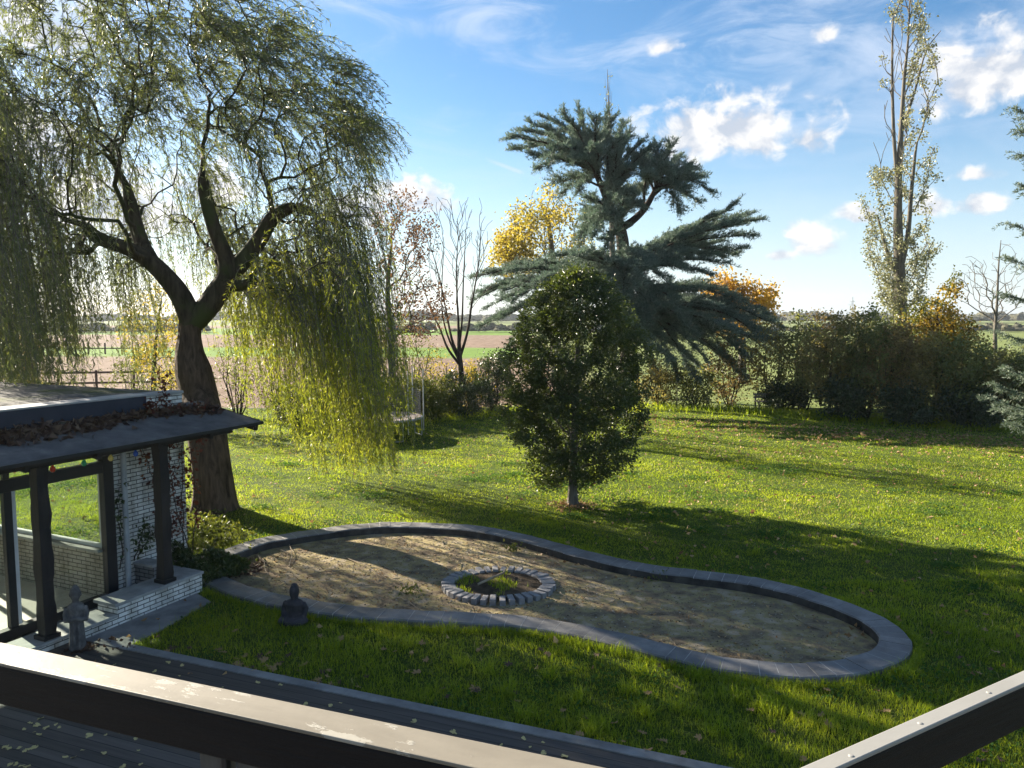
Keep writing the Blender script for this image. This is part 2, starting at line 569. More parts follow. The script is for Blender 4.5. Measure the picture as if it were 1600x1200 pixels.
M['shrub_yellowgreen'] = mat_leaf("hedge_leaves", [(0, (.045, .062, .014)), (.6, (.100, .118, .022)), (1, (.22, .20, .04))], .4, .45, .35, (1.4, 1.35, .8), .5, .7)  # hedge leaf of a lighter yellow green than the dark evergreen
M['poplar'] = mat_leaf("poplar_leaves", [(0, (.12, .125, .065)), (.6, (.24, .235, .13)), (1, (.42, .40, .26))], .35, .4, .5, (1.2, 1.2, .9), .4, .3)
M['ivy'] = mat_leaf("ivy_leaves", [(0, (.02, .035, .010)), (.7, (.05, .075, .018)), (1, (.13, .14, .03))], .3, .35, .45, (1.4, 1.4, .6), .4, 1.5)
M['creeper'] = mat_leaf("red_creeper_leaves", [(0, (.055, .018, .012)), (.6, (.13, .038, .022)), (1, (.24, .10, .04))], .4, .45, .35, (1.3, 1.0, .8), .3, 1.5)
M['litter'] = mat_leaf("dry_leaf_litter", [(0, (.036, .021, .016)), (.5, (.085, .048, .033)), (1, (.18, .115, .07))], .15, .6, .25, (1.2, 1.1, .9), .3, 1.5)
M['dryleaf'] = mat_leaf("fallen_leaf_brown", [(0, (.16, .085, .04)), (.5, (.30, .185, .085)), (1, (.46, .32, .16))], .2, .6, .25, (1.2, 1.1, .9), .1, .5)
M['yleaf'] = mat_leaf("fallen_leaf_yellow", [(0, (.34, .26, .08)), (.5, (.50, .42, .17)), (1, (.60, .52, .30))], .2, .6, .25, (1.2, 1.1, .9), .1, .5)
M['soil'] = mat_noise("pool_bed_soil", [(.30, (.088, .066, .044)), (.44, (.21, .164, .106)), (.53, (.285, .232, .108)), (.60, (.33, .268, .176)), (.75, (.44, .365, .27))], 3.2, .95, 8, .9, .04, 26, .1)
M['soil_dark'] = mat_noise("dark_soil", [(.3, (.035, .026, .018)), (.7, (.10, .075, .05))], 6, .95, 8, .9, .03, 30, .1)
M['twig'] = mat_noise("dry_twig", [(.3, (.16, .12, .08)), (.7, (.36, .29, .20))], 8, .85, 4, .3, .005)
M['coping'] = mat_noise("coping_dark_stone", [(.28, (.066, .064, .062)), (.5, (.125, .122, .119)), (.64, (.175, .170, .164)), (.8, (.26, .25, .235))], 2.2, .6, 9, .35, .01, 40, .4)
M['brick_white'] = mat_brick("white_brickwork", (.74, .73, .69), (.60, .59, .56), (.10, .097, .093), ms=.008)
M['brick_grey'] = mat_brick("grey_brickwork", (.24, .23, .23), (.17, .17, .17), (.03, .03, .03))
M['brick_in'] = mat_brick("inner_brickwork", (.42, .38, .32), (.34, .30, .25), (.10, .09, .07))
M['stone_cap'] = mat_noise("stone_cap", [(.3, (.20, .20, .195)), (.7, (.36, .355, .34))], 5, .75, 7, .4, .01, 35)
M['concrete'] = mat_noise("path_concrete", [(.3, (.12, .118, .115)), (.7, (.25, .245, .235))], 3, .85, 8, .5, .012, 30)
M['black_wood'] = mat_noise("black_stained_timber", [(.3, (.008, .007, .008)), (.7, (.022, .019, .018))], 4, .65, 6, .6, .01, 8, .3, (3, 3, .6))
M['rail_side'] = mat_noise("rail_black_paint", [(.3, (.003, .003, .004)), (.7, (.009, .008, .008))], 6, .6, 8, .6, .006, 12, .2, (.6, 9, 9))
M['rail_top'] = mat_paint_worn("weathered_cream_paint", (.125, .108, .080), (.195, .172, .132), (.28, .26, .215))
M['rail_new'] = mat_noise("smooth_cream_paint", [(.3, (.23, .222, .20)), (.7, (.27, .262, .24))], 3, .45, 4, .2, .002, 40)
M['post_wood'] = mat_noise("grey_timber", [(.3, (.05, .045, .04)), (.7, (.13, .12, .105))], 5, .8, 6, .5, .006, 14, .25, (3, 3, .4))
M['deck'] = mat_planks("terrace_boards", (.040, .034, .029), (.115, .098, .083))
M['fascia'] = mat_noise("slate_blue_fascia", [(.3, (.016, .022, .036)), (.7, (.024, .032, .050))], 3, .7, 4, .15, .003, 20)
M['trim'] = mat_noise("aluminium_trim", [(.3, (.25, .25, .26)), (.7, (.36, .36, .37))], 3, .5, 4, 0, metal=.5)
M['bitumen'] = mat_noise("bitumen_roofing", [(.3, (.055, .053, .052)), (.6, (.115, .108, .102)), (.8, (.19, .175, .155))], 4, .85, 8, .6, .01, 90, .25)
M['moss_roof'] = mat_noise("mossy_roofing", [(.35, (.055, .052, .048)), (.5, (.10, .094, .085)), (.62, (.06, .07, .018)), (.8, (.055, .085, .015))], .9, .9, 8, .7, .02, 40, .2)
M['frame'] = mat_noise("dark_window_frame", [(.3, (.010, .011, .013)), (.7, (.020, .021, .024))], 3, .45, 4, .1, .002)
M['white_frame'] = mat_noise("pale_window_frame", [(.3, (.45, .46, .46)), (.7, (.58, .58, .58))], 3, .45, 4, 0)
M['glass'] = mat_glass("window_glass")
M['floor_in'] = mat_noise("pale_floor", [(.3, (.42, .38, .32)), (.7, (.52, .48, .42))], 2, .5, 4, .1, .002)
M['ceiling'] = mat_noise("ceiling_white", [(.3, (.5, .49, .47)), (.7, (.6, .59, .57))], 2, .8, 4, 0)
M['zinc'] = mat_noise("grey_downpipe", [(.3, (.26, .28, .30)), (.7, (.38, .40, .42))], 3, .45, 4, 0, spec=.5)
M['statue'] = mat_noise("weathered_stone", [(.3, (.055, .052, .052)), (.55, (.115, .108, .105)), (.8, (.20, .19, .18))], 9, .9, 8, .6, .008, 40, .2)
M['statue_dark'] = mat_noise("dark_stone", [(.3, (.018, .017, .020)), (.7, (.060, .055, .060))], 9, .85, 8, .6, .008, 40, .25)
M['steel'] = mat_noise("galvanised_steel", [(.3, (.34, .35, .36)), (.7, (.5, .51, .52))], 6, .4, 4, 0, metal=.6)
M['mat_black'] = mat_noise("trampoline_mat", [(.3, (.07, .06, .055)), (.7, (.13, .11, .10))], 4, .7, 4, 0)
M['bench'] = mat_noise("bench_timber", [(.3, (.10, .085, .065)), (.7, (.2, .175, .14))], 5, .8, 6, .4, .005)
M['fence'] = mat_noise("brown_rail", [(.3, (.06, .035, .025)), (.7, (.11, .07, .05))], 5, .8, 6, .4, .005)
M['brickring'] = mat_noise("edging_brick", [(.3, (.15, .145, .145)), (.55, (.26, .25, .245)), (.75, (.38, .365, .35))], 7, .85, 7, .5, .008, 45)
M['wood_far'] = mat_noise("distant_wood", [(.3, (.05, .055, .04)), (.6, (.10, .095, .06)), (.8, (.17, .135, .08))], .06, .95, 6, .8, 2.0, .3, .05)
M['cable'] = mat_noise("black_cable", [(.3, (.012, .012, .012)), (.7, (.02, .02, .02))], 5, .5, 2, 0)


def mat_col(name, c, rough=.3):
    m, t, o = nt(name); p = princ(t, col=c, rough=rough, spec=.5)
    n = tnoise(t, 20, 3); t.links.new(mixc(t, .15, tuple(c), ramp(t, n, [(.3, tuple(x * .6 for x in c)), (.7, c)])), p.inputs['Base Color'])
    t.links.new(p.outputs[0], o.inputs[0]); return m


# ------------------------------------------------------------------ ground
def fx(u):      # the house grid: deck and rail direction
    return u


RA = on(0, 1003, 3.95); RB = on(700, 1148, 3.95)
rail_dir = (RB - RA) / np.linalg.norm(RB - RA)                 # left-far to right-near
rail_n = np.array([-rail_dir[1], rail_dir[0], 0])              # away from the house

b = MB(); N = 1
b.add([(-1500, -60, -.40), (1500, -60, -.40), (1500, 1000, -.40), (-1500, 1000, -.40)], [(0, 1, 2, 3)])
kind(b.build("field", M['field']), "structure", "ploughed field and meadow beyond the garden", "field")

# the lawn: gently uneven sheet
gx = np.linspace(-28, 36, 321); gy = np.linspace(-4, 39, 216)
X, Y = np.meshgrid(gx, gy)


def lawn_z(x, y):
    r = np.clip((np.asarray(y, float) - 19) / 8, 0, 1)
    return .012 * np.sin(x * .9 + y * .5) + .010 * np.sin(x * .37 - y * 1.1) + r * (.05 * np.sin(x * .45) * np.sin(y * .3)) + .012


def spline(P, n=12, closed=True):
    P = np.asarray(P, float); m = len(P); out = []
    for i in range(m if closed else m - 1):
        p0, p1, p2, p3 = (P[(i + k) % m] if closed else P[min(max(i + k, 0), m - 1)] for k in (-1, 0, 1, 2))
        for t in np.arange(n) / n:
            out.append(.5 * ((2 * p1) + (-p0 + p2) * t + (2 * p0 - 5 * p1 + 4 * p2 - p3) * t * t + (-p0 + 3 * p1 - 3 * p2 + p3) * t ** 3))
    if not closed: out.append(P[-1])
    return np.array(out)


# pool: rim outline measured on the photo, at the rim's top height
RIM_Z = .10; BED_Z = -.045
rim_px = [(340, 862), (395, 843), (460, 831), (540, 820), (620, 815), (700, 817), (775, 825), (850, 841), (920, 861), (1000, 878), (1080, 889),
          (1160, 899), (1240, 914), (1310, 935), (1372, 960), (1412, 985), (1426, 1005), (1414, 1027), (1370, 1046), (1290, 1058), (1200, 1055),
          (1100, 1041), (1000, 1017), (900, 993), (820, 979), (740, 974), (650, 970), (550, 962), (450, 949), (380, 934), (322, 912), (290, 894), (286, 880), (300, 870)]
outer = spline([on(x, y, RIM_Z)[:2] for x, y in rim_px], 8)


def offset(P, d):
    T = np.roll(P, -1, 0) - np.roll(P, 1, 0); T /= np.linalg.norm(T, axis=1)[:, None]
    Nn = np.stack([-T[:, 1], T[:, 0]], 1)
    area = .5 * np.sum(P[:, 0] * np.roll(P[:, 1], -1) - np.roll(P[:, 0], -1) * P[:, 1])
    s = 1 if area > 0 else -1
    for _ in range(4): Nn = (Nn + np.roll(Nn, 1, 0) + np.roll(Nn, -1, 0)) / 3
    Nn /= np.linalg.norm(Nn, axis=1)[:, None]
    return P + Nn * d * s


inner = offset(outer, .42)
bedp = offset(outer, .38)


def in_poly(P, poly):
    x, y = P[:, 0], P[:, 1]; ins = np.zeros(len(P), bool)
    j = len(poly) - 1
    for i in range(len(poly)):
        xi, yi = poly[i]; xj, yj = poly[j]
        c = ((yi > y) != (yj > y)) & (x < (xj - xi) * (y - yi) / (yj - yi + 1e-12) + xi)
        ins ^= c; j = i
    return ins


Z = lawn_z(X, Y)
hole = in_poly(np.stack([X.ravel(), Y.ravel()], 1), offset(outer, .20)).reshape(X.shape)
Z = np.where(hole, -.32, Z)
edge_ = np.minimum.reduce([X + 28, 36 - X, 39 - Y, Y + 4])
Z = np.where(edge_ < .3, -.45, Z)
V = np.stack([X, Y, Z], -1).reshape(-1, 3)
ny, nx = X.shape
ii = (np.arange(ny - 1)[:, None] * nx + np.arange(nx - 1)[None]).ravel()
F = np.stack([ii, ii + 1, ii + nx + 1, ii + nx], -1)
b = MB(); b.add(V, F)
kind(b.build("lawn", M['lawn'], smooth=True), "structure", "mown lawn with long tree shadows", "lawn")


n = len(outer)
# resample by length, joint lines come from the geometry: each stone 0.20 m along the rim with a hairline groove
L = np.concatenate([[0], np.cumsum(np.linalg.norm(np.roll(outer, -1, 0) - outer, axis=1))])
tot = L[-1]; ns = int(tot / .24)
b = MB()
Oc = np.vstack([outer, outer[:1]]); Ic = np.vstack([inner, inner[:1]])
ss = []
for k in range(ns):
    a0 = k * tot / ns; a1 = (k + 1) * tot / ns
    ss += [(a0, -.0015), (a0 + .011, -.0015), (a0 + .0111, 0), (a1 - .0001, 0)]
ss = np.array(ss)
ox = np.stack([np.interp(ss[:, 0], L, Oc[:, i]) for i in (0, 1)], 1)
ix = np.stack([np.interp(ss[:, 0], L, Ic[:, i]) for i in (0, 1)], 1)
m_ = len(ss)
wob = .006 * np.sin(ss[:, 0] * 2.3) + .004 * np.sin(ss[:, 0] * 7.1)
stj = np.repeat(rng.normal(0, .0035, ns), 4)
zt = RIM_Z + ss[:, 1] + wob + stj
cd = (ix - ox); cd /= np.linalg.norm(cd, axis=1)[:, None]
ox = ox + cd * np.repeat(rng.normal(0, .006, ns), 4)[:, None]
rows = [np.c_[ox, np.full(m_, -.12)], np.c_[ox, zt - .02], np.c_[ox + cd * .02, zt], np.c_[ix - cd * .02, zt], np.c_[ix, zt - .02], np.c_[ix, np.full(m_, -.2)]]
V = np.stack(rows, 1).reshape(-1, 3); q = len(rows)
i = np.arange(m_)[:, None]; j = np.arange(q - 1)[None]; i2 = (i + 1) % m_
F = np.stack([i * q + j, i2 * q + j, i2 * q + j + 1, i * q + j + 1], -1).reshape(-1, 4)
b.add(V, F)
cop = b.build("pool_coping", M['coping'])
cop.data.materials.append(mat_noise("coping_joint", [(.36, (.12, .118, .115)), (.56, (.36, .35, .33))], 1.0, .9, 5, 0))
idx_ = np.zeros(len(cop.data.polygons), np.int32)
idx_[np.repeat(np.arange(m_) % 4 == 0, q - 1)] = 1
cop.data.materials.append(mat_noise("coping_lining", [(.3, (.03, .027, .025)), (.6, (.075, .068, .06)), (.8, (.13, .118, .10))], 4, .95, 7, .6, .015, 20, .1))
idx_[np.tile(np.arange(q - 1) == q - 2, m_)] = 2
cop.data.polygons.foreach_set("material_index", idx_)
tag(cop, "dark grey stone coping laid as a low curving edge round the filled garden pool", "pool edge")

b = MB()
cx, cy = inner.mean(0)
b.poly([(x, y, BED_Z) for x, y in bedp])
bed = b.build("pool_bed", M['soil'])
kind(bed, "structure", "bare earth and moss inside the filled pool", "earth")

# loose clods and gravel on the bed
def scatter_bed(nn, mrg=.62):
    poly = offset(outer, mrg); lo = poly.min(0); hi = poly.max(0); out = []
    while sum(map(len, out)) < nn:
        P = lo + rng.random((nn, 2)) * (hi - lo); out.append(P[in_poly(P, poly)])
    return np.concatenate(out)[:nn]


P = scatter_bed(9000)
b = MB()
k_ = len(P); sz = .006 + .02 * rng.random(k_) ** 3
ang = rng.random(k_) * 6.28
vv = []
for (dx, dy, dz) in ((1, 0, 0), (-.5, .8, 0), (-.6, -.75, 0), (0, 0, .8)):
    c, s = np.cos(ang), np.sin(ang)
    vv.append(np.stack([P[:, 0] + sz * (dx * c - dy * s), P[:, 1] + sz * (dx * s + dy * c), BED_Z - .002 + sz * dz], 1))
V = np.stack(vv, 1).reshape(-1, 3)
o4 = np.arange(k_)[:, None] * 4
F = np.concatenate([o4 + np.array(f)[None] for f in ((0, 1, 3), (1, 2, 3), (2, 0, 3))])
b.add(V, F)
kind(b.build("gravel", mat_leaf("gravel_bits", [(0, (.07, .055, .035)), (.6, (.20, .165, .11)), (1, (.42, .38, .31))], 0, .9, .1, (1, 1, 1), .1)), "stuff", "earth crumbs and pebbles on the pool bed", "gravel")

# ------------------------------------------------------------------ oval brick ring
rc = on(779, 902, .13); rc[2] = 0
RX, RY = .98, .86
ring = empty("planting_ring", (rc[0], rc[1], BED_Z), 0.0, "oval ring of upright grey bricks in the middle of the bare pool bed", "brick ring")
nb = 38
for k in range(nb):
    a = 2 * pi * k / nb
    ca, sa = cos(a), sin(a)
    px_, py_ = RX * ca, RY * sa
    nrm = math.atan2(sa / RY, ca / RX)
    mb = MB(); jit = random.uniform(-.012, .012)
    ln = .21 + random.uniform(-.01, .01); w = .105 if abs(ca) < .8 else .115; h = .13 + random.uniform(-.015, .012)
    w *= .5 * (RX + RY) * .92 + .08; h *= .72; ln *= 1.12
    mb.box((-ln + jit, -w / 2, -.03), (jit, w / 2, h))
    o = mb.build("brick", M['brickring'], ring, bevel=.008)
    o.location = (px_, py_, 0); o.rotation_euler = (random.uniform(-.03, .03), random.uniform(-.05, .05), nrm + random.uniform(-.05, .05))
mb = MB(); mb.poly([(.80 * cos(a), .68 * sa_, .055) for a, sa_ in ((2 * pi * k / 30, sin(2 * pi * k / 30)) for k in range(30))])
mb.build("soil_fill", M['soil_dark'], ring)


def blades(P, h, w, lean=.5, z=None):
    """one bent grass blade per point"""
    k = len(P); a = rng.random(k) * 2 * pi; t = rng.random(k) * 2 * pi
    z0 = np.full(k, 0.0) if z is None else z
    sx, sy = np.cos(a) * w / 2, np.sin(a) * w / 2
    ln = h * lean * rng.random(k) * 1.3
    lx, ly = np.cos(t) * ln, np.sin(t) * ln
    V = np.stack([np.stack([P[:, 0] - sx, P[:, 1] - sy, z0], 1), np.stack([P[:, 0] + sx, P[:, 1] + sy, z0], 1),
                  np.stack([P[:, 0] + sx * .75 + lx * .3, P[:, 1] + sy * .75 + ly * .3, z0 + h * .58], 1),
                  np.stack([P[:, 0] + lx, P[:, 1] + ly, z0 + h * (1 - .35 * ln / (h + 1e-6))], 1),
                  np.stack([P[:, 0] - sx * .75 + lx * .3, P[:, 1] - sy * .75 + ly * .3, z0 + h * .58], 1)], 1).reshape(-1, 3)
    i5 = np.arange(k)[:, None] * 5
    return V, i5 + np.array([[0, 1, 2, 4]]), i5 + np.array([[2, 3, 4]])


r_ = np.sqrt(rng.random(1500)); a_ = rng.random(1500) * 6.28
P = np.stack([.66 * r_ * np.cos(a_) - .12, .56 * r_ * np.sin(a_)], 1)
P = P[(np.sin(P[:, 0] * 9 + 1) + np.cos(P[:, 1] * 8 + P[:, 0] * 3) > .1)]
mb = MB(); mb.grass(*blades(P, .06 + .08 * rng.random(len(P)), .007 * np.ones(len(P)), .8, np.full(len(P), .05)))
g = mb.build("grass_tuft", M['grass'], ring); g["kind"] = "stuff"
mb = MB(); mb.tube([(-.35, -.2, .12), (-.15, 0, .15), (.08, .25, .17), (.12, .5, .16)], [.02, .022, .018, .01], 6)
tag(mb.build("stick", M['twig'], None, loc=(rc[0], rc[1], BED_Z)), "thick pale stick lying across the oval brick ring", "stick")

# ------------------------------------------------------------------ terrace deck and slab path
def rot_frame(o, d):
    return math.atan2(d[1], d[0])


E0 = on(150, 1006, .06); E1 = on(1040, 1193, .06)
dd = (E1 - E0)[:2]; dlen = np.linalg.norm(dd); dth = math.atan2(dd[1], dd[0])
mb = MB(); mb.box((-4.2, -7.5, -.05), (dlen + 1.0, 0, .06))
dk = mb.build("terrace_deck", M['deck'], loc=(E0[0], E0[1], 0)); dk.rotation_euler = (0, 0, dth)
kind(dk, "structure", "dark weathered plank terrace below the balcony", "deck")
mb = MB(); mb.box((-.2, .004, -.05), (dlen + 1.0, .15, .075))
ke = mb.build("kerb", M['concrete'], loc=(E0[0], E0[1], 0)); ke.rotation_euler = (0, 0, dth); kind(ke, "structure", "grey kerb along the plank terrace", "kerb")
slab_px = [(302, 924), (330, 940), (250, 985), (195, 1012), (150, 1024), (95, 1016), (128, 1000)]
mb = MB(); mb.prism([on(x, y, .03)[:2] for x, y in slab_px][::-1], -.05, .03)
kind(mb.build("path", M['concrete']), "structure", "cracked concrete path beside the low white wall", "path")
slab_poly = np.array([on(x, y, .03)[:2] for x, y in slab_px])


# ------------------------------------------------------------------ garden room with canopy
AX = np.array([-5.79, 13.41, 0]); AYAW = 25.0
annex = empty("garden_room", AX, -R(AYAW), "low white brick garden room with glass doors, flat roof and black timber canopy", "building")
aa = np.array([sin(R(AYAW)), cos(R(AYAW)), 0]); an = np.array([cos(R(AYAW)), -sin(R(AYAW)), 0])


def A(x, y, z=0.0):
    return AX + an * x + aa * y + np.array([0, 0, z])


def boxo(name, lo, hi, mat, parent=annex, bevel=0.0):
    mb = MB(); mb.box(lo, hi)
    return mb.build(name, mat, parent, bevel=bevel)


w = boxo("wall", (-.30, -1.44, -.05), (0, 0, 3.26), M['brick_white'])
boxo("wall_cap", (-.33, -1.44, 3.262), (.02, .02, 3.31), M['stone_cap'], w, .006)
boxo("roof", (-5.2, -9.0, 3.06), (-.34, -.01, 3.285), M['moss_roof'])
fa = boxo("fascia", (-.338, -9.0, 3.04), (.03, -.76, 3.285), M['fascia'], bevel=.004)
boxo("roof_trim", (-.36, -9.0, 3.287), (.045, -.75, 3.315), M['trim'], fa, .004)
# end wall with window (looks out to the lawn)
ew = boxo("end_wall", (-4.55, -1.62, -.05), (-.06, -1.46, .86), M['brick_in'])
boxo("window_sill", (-4.55, -1.70, .863), (-.06, -1.40, .905), M['stone_cap'], ew, .004)
wf = MB()
for x0, x1 in ((-4.55, -4.47), (-3.10, -3.04), (-1.62, -1.56), (-.16, -.06)): wf.box((x0, -1.58, .908), (x1, -1.50, 2.98))
wf.box((-4.46, -1.575, .908), (-.17, -1.505, .96)); wf.box((-4.46, -1.575, 2.50), (-.17, -1.505, 2.56))
f2 = wf.build("window", M['white_frame'], annex)
gb = MB(); gb.box((-4.46, -1.545, .962), (-.17, -1.537, 2.498)); gb.build("pane", M['glass'], f2)
# back wall: low brick, glass over it
bw = boxo("back_wall", (-4.72, -9.0, -.05), (-4.56, -1.46, .5), M['brick_in'])
wf = MB()
for y in (-8.9, -7.1, -5.3, -3.5, -1.75): wf.box((-4.69, y, .503), (-4.60, y + .08, 2.98))
wf.box((-4.68, -9, 2.981), (-4.61, -1.47, 3.055))
f3 = wf.build("window", M['white_frame'], annex)
gb = MB(); gb.box((-4.65, -8.81, .503), (-4.642, -1.76, 2.978)); gb.build("pane", M['glass'], f3)
boxo("floor", (-4.55, -9.0, -.04), (-.08, -1.63, .10), M['floor_in'])
boxo("ceiling", (-4.55, -9.0, 2.985), (-.08, -1.40, 3.055), M['ceiling'])
# front: glazed doors
fr = MB()
fr.box((-.075, -1.62, .02), (.05, -1.445, 2.98))                    # jamb at the brick wall
for y in (-3.10, -4.75, -6.4): fr.box((-.05, y - .055, .20), (.035, y + .055, 2.15))
fr.box((-.07, -9.0, 2.153), (.045, -1.625, 2.33))                     # transom
fr.box((-.07, -9.0, 2.80), (.045, -1.625, 2.98))                     # head
fr.box((-.07, -9.0, .02), (.06, -1.625, .195))                        # threshold
for y in (-3.10, -6.4): fr.box((-.04, y - .04, 2.333), (.03, y + .04, 2.797))
df = fr.build("door_frame", M['frame'], annex, bevel=.004)
gb = MB(); gb.box((-.012, -3.04, .20), (-.004, -1.626, 2.15)); gb.box((-.012, -4.69, .20), (-.004, -3.16, 2.15)); gb.box((-.012, -6.34, .20), (-.004, -4.81, 2.15))
gb.box((-.012, -3.05, 2.335), (-.004, -1.626, 2.795)); gb.box((-.012, -6.35, 2.335), (-.004, -3.15, 2.795))
gb.build("pane", M['glass'], df)
mb = MB(); mb.box((-.03, -3.045, .21), (.012, -2.98, 2.14)); mb.build("door_edge", M['white_frame'], annex)
# low wall in front, stepped, with stone caps
lw = MB(); lw.box((.50, -7.0, -.05), (.93, -2.16, .155)); lw.box((.50, -2.155, -.05), (.93, -.56, .315))
lw.box((.003, -.80, -.05), (.497, -.56, .315))
low = lw.build("low_wall", M['brick_white'], annex)
cp = MB(); cp.box((.46, -7.0, .157), (.95, -2.162, .20)); cp.box((.46, -2.20, .317), (.95, -.53, .365)); cp.box((.02, -.84, .318), (.455, -.53, .364))
cp.build("wall_cap", M['stone_cap'], low, bevel=.006)
pl = MB(); pl.box((.01, -1.10, -.05), (.45, -.88, .52))
plw = pl.build("planter_wall", M['brick_grey'], annex)
pc = MB(); pc.box((.01, -1.13, .523), (.46, -.86, .565)); pc.build("wall_cap", M['stone_cap'], plw, bevel=.005)
boxo("patio_floor", (.065, -7.0, -.05), (.455, -1.13, .06), M['concrete'])
# downpipe
mb = MB(); mb.tube([(.075, -1.28, .02), (.075, -1.28, 1.4), (.075, -1.28, 2.94)], .045, 14)
dp = mb.build("downpipe", M['zinc'], annex, smooth=True)
mb = MB()
for z in (.5, 1.7, 2.6): mb.tube([(.075, -1.28, z), (.075, -1.28, z + .035)], .052, 14)
mb.build("pipe_bracket", M['zinc'], dp, smooth=True)
# canopy: sloping bitumen deck, black timber edge, beam, rough posts
cz = lambda x: 2.985 - .20 * x
mb = MB()
cl_ = [(-.33, .03), (-.33, .66), (1.18, .66), (1.18, -9.0), (.035, -9.0), (.035, .03)]
Vt = [(x, y, cz(x)) for x, y in cl_]; Vb = [(x, y, cz(x) - .035) for x, y in cl_]
k = len(cl_)
mb.add(Vt + Vb, [(i, (i + 1) % k, k + (i + 1) % k, k + i) for i in range(k)]); mb.add(Vt, [list(range(k))[::-1]]); mb.add(Vb, [list(range(k))])
can = mb.build("canopy_roof", M['bitumen'], annex)
mb = MB(); mb.bar((1.195, -9.0, cz(1.19) - .02), (1.195, .68, cz(1.19) - .02), .024, .05); mb.bar((-.33, .672, cz(-.33) - .02), (1.18, .672, cz(1.18) - .02), .022, .05)
mb.build("edge_trim", M['frame'], can)
mb = MB()
for y in np.arange(-8.6, .7, 1.02): mb.bar((.06, y, cz(.06) - .10), (1.14, y, cz(1.14) - .10), .07, .12)
mb.build("rafters", M['black_wood'], annex)
mb = MB(); mb.bar((.80, -9.0, 2.665), (.80, .30, 2.665), .13, .17)
mb.build("beam", M['black_wood'], annex, bevel=.012)


def rough_post(y, z0, z1):
    mb = MB(); zs = np.linspace(z0 + .06, z1, 26)
    Vv = []
    for i, z in enumerate(zs):
        for sx, sy in ((-1, -1), (1, -1), (1, 1), (-1, 1)):
            j = .008 * math.sin(z * 9 + sx * 2 + sy) + random.uniform(-.006, .006)
            Vv.append((.80 + sx * (.085 + j), y + sy * (.085 + j * .8), z))
    Fv = [(i * 4 + a, i * 4 + (a + 1) % 4, i * 4 + 4 + (a + 1) % 4, i * 4 + 4 + a) for i in range(25) for a in range(4)]
    mb.add(Vv, Fv); mb.add(Vv[-4:], [(0, 1, 2, 3)])
    p = mb.build("post", M['black_wood'], annex, bevel=.006)
    mb = MB(); mb.box((.68, y - .12, z0), (.92, y + .12, z0 + .062)); mb.build("post_base", M['black_wood'], p, bevel=.01)


rough_post(-1.18, .367, 2.58)
rough_post(-3.14, .202, 2.58)
rough_post(-5.2, .202, 2.58)

# coloured festoon bulbs and a lantern under the canopy
fest = empty("string_lights", A(.72, -2.2, 2.60), -R(AYAW), "string of red, green, yellow and blue bulbs under the canopy beam", "string lights")
pts = []
for i in range(41):
    u = i / 40; y = 1.9 - u * 4.4
    pts.append((.0, y, .0 - .05 * abs(math.sin(u * pi * 4))))
mb = MB(); mb.tube(pts, .006, 5); mb.build("cable", M['cable'], fest)
BC = {'red': (.65, .05, .02), 'green': (.02, .30, .12), 'yellow': (.65, .48, .12), 'blue': (.03, .09, .42)}
for c, (px_, py_) in {'red': (82, 731), 'green': (131, 724), 'yellow': (173, 716), 'blue': (212, 710)}.items():
    # where the sight line crosses the string's vertical plane
    r = ray(px_, py_); o_ = A(.72, 0, 0); tt_ = ((o_ - CAM) @ an) / (r @ an); P_ = CAM + r * tt_
    loc = np.array([(P_ - A(.72, -2.2, 2.60)) @ an, (P_ - A(.72, -2.2, 2.60)) @ aa, -.06])
    mb = MB(); mb.lathe([(.0, -.085), (.02, -.08), (.036, -.055), (.038, -.035), (.026, -.008), (.016, .0), (.016, .04), (.004, .042)], 14)
    o = mb.build("bulb", mat_col(c + "_bulb", BC[c], .2), fest, smooth=True, loc=loc); o["label"] = c + " festoon bulb"

lp = A(.62, -3.05, 2.02)
lan = empty("lantern", lp, -R(AYAW), "small dark metal lantern hanging beside the left canopy post", "lantern")
mb = MB(); mb.lathe([(.02, .0), (.085, .005), (.09, .03), (.05, .12), (.045, .16), (.015, .19), (.012, .21)], 16); mb.build("body", M['frame'], lan, smooth=True)
mb = MB(); mb.tube([(-.045, 0, .20), (-.05, 0, .28), (-.02, 0, .36), (.02, 0, .36), (.05, 0, .28), (.045, 0, .20)], .007, 6); mb.tube([(0, 0, .36), (0, 0, .62)], .004, 5); mb.build("handle", M['frame'], lan)

# leaf pile on the canopy
k_ = 2600
xs = np.abs(rng.normal(0, .26, k_)) + .04; ys = -7.5 + rng.random(k_) * 8.0
keep = (xs < 1.1) & (ys < .55) & (xs < .12 + .55 * (.55 + .45 * np.sin(ys * 1.7)) + .7 * (rng.random(k_) < .06))
xs, ys = xs[keep], ys[keep]
zz = 2.985 - .20 * xs + .008 + .10 * np.exp(-xs / .22) * rng.random(len(xs))
P = np.stack([A(x, y, z) for x, y, z in zip(xs, ys, zz)])
D = rng.normal(size=(len(P), 3)); D[:, 2] *= .45
mb = MB(); mb.leaves(P, D, .10 + .06 * rng.random(len(P)), .07 + .04 * rng.random(len(P)), .3)
kind(mb.build("leaf_litter", M['litter']), "stuff", "dead reddish brown leaves heaped on the canopy roof", "leaf litter")

# ------------------------------------------------------------------ statues
def organic(name, parts, mat, parent, vox=.012):
    mb = MB()
    for fn in parts: fn(mb)
    o = mb.build(name, mat, parent, smooth=True)
    r = o.modifiers.new("remesh", 'REMESH'); r.mode = 'VOXEL'; r.voxel_size = vox; r.use_smooth_shade = True
    s = o.modifiers.new("smooth", 'SMOOTH'); s.iterations = 3; s.factor = .5
    return o


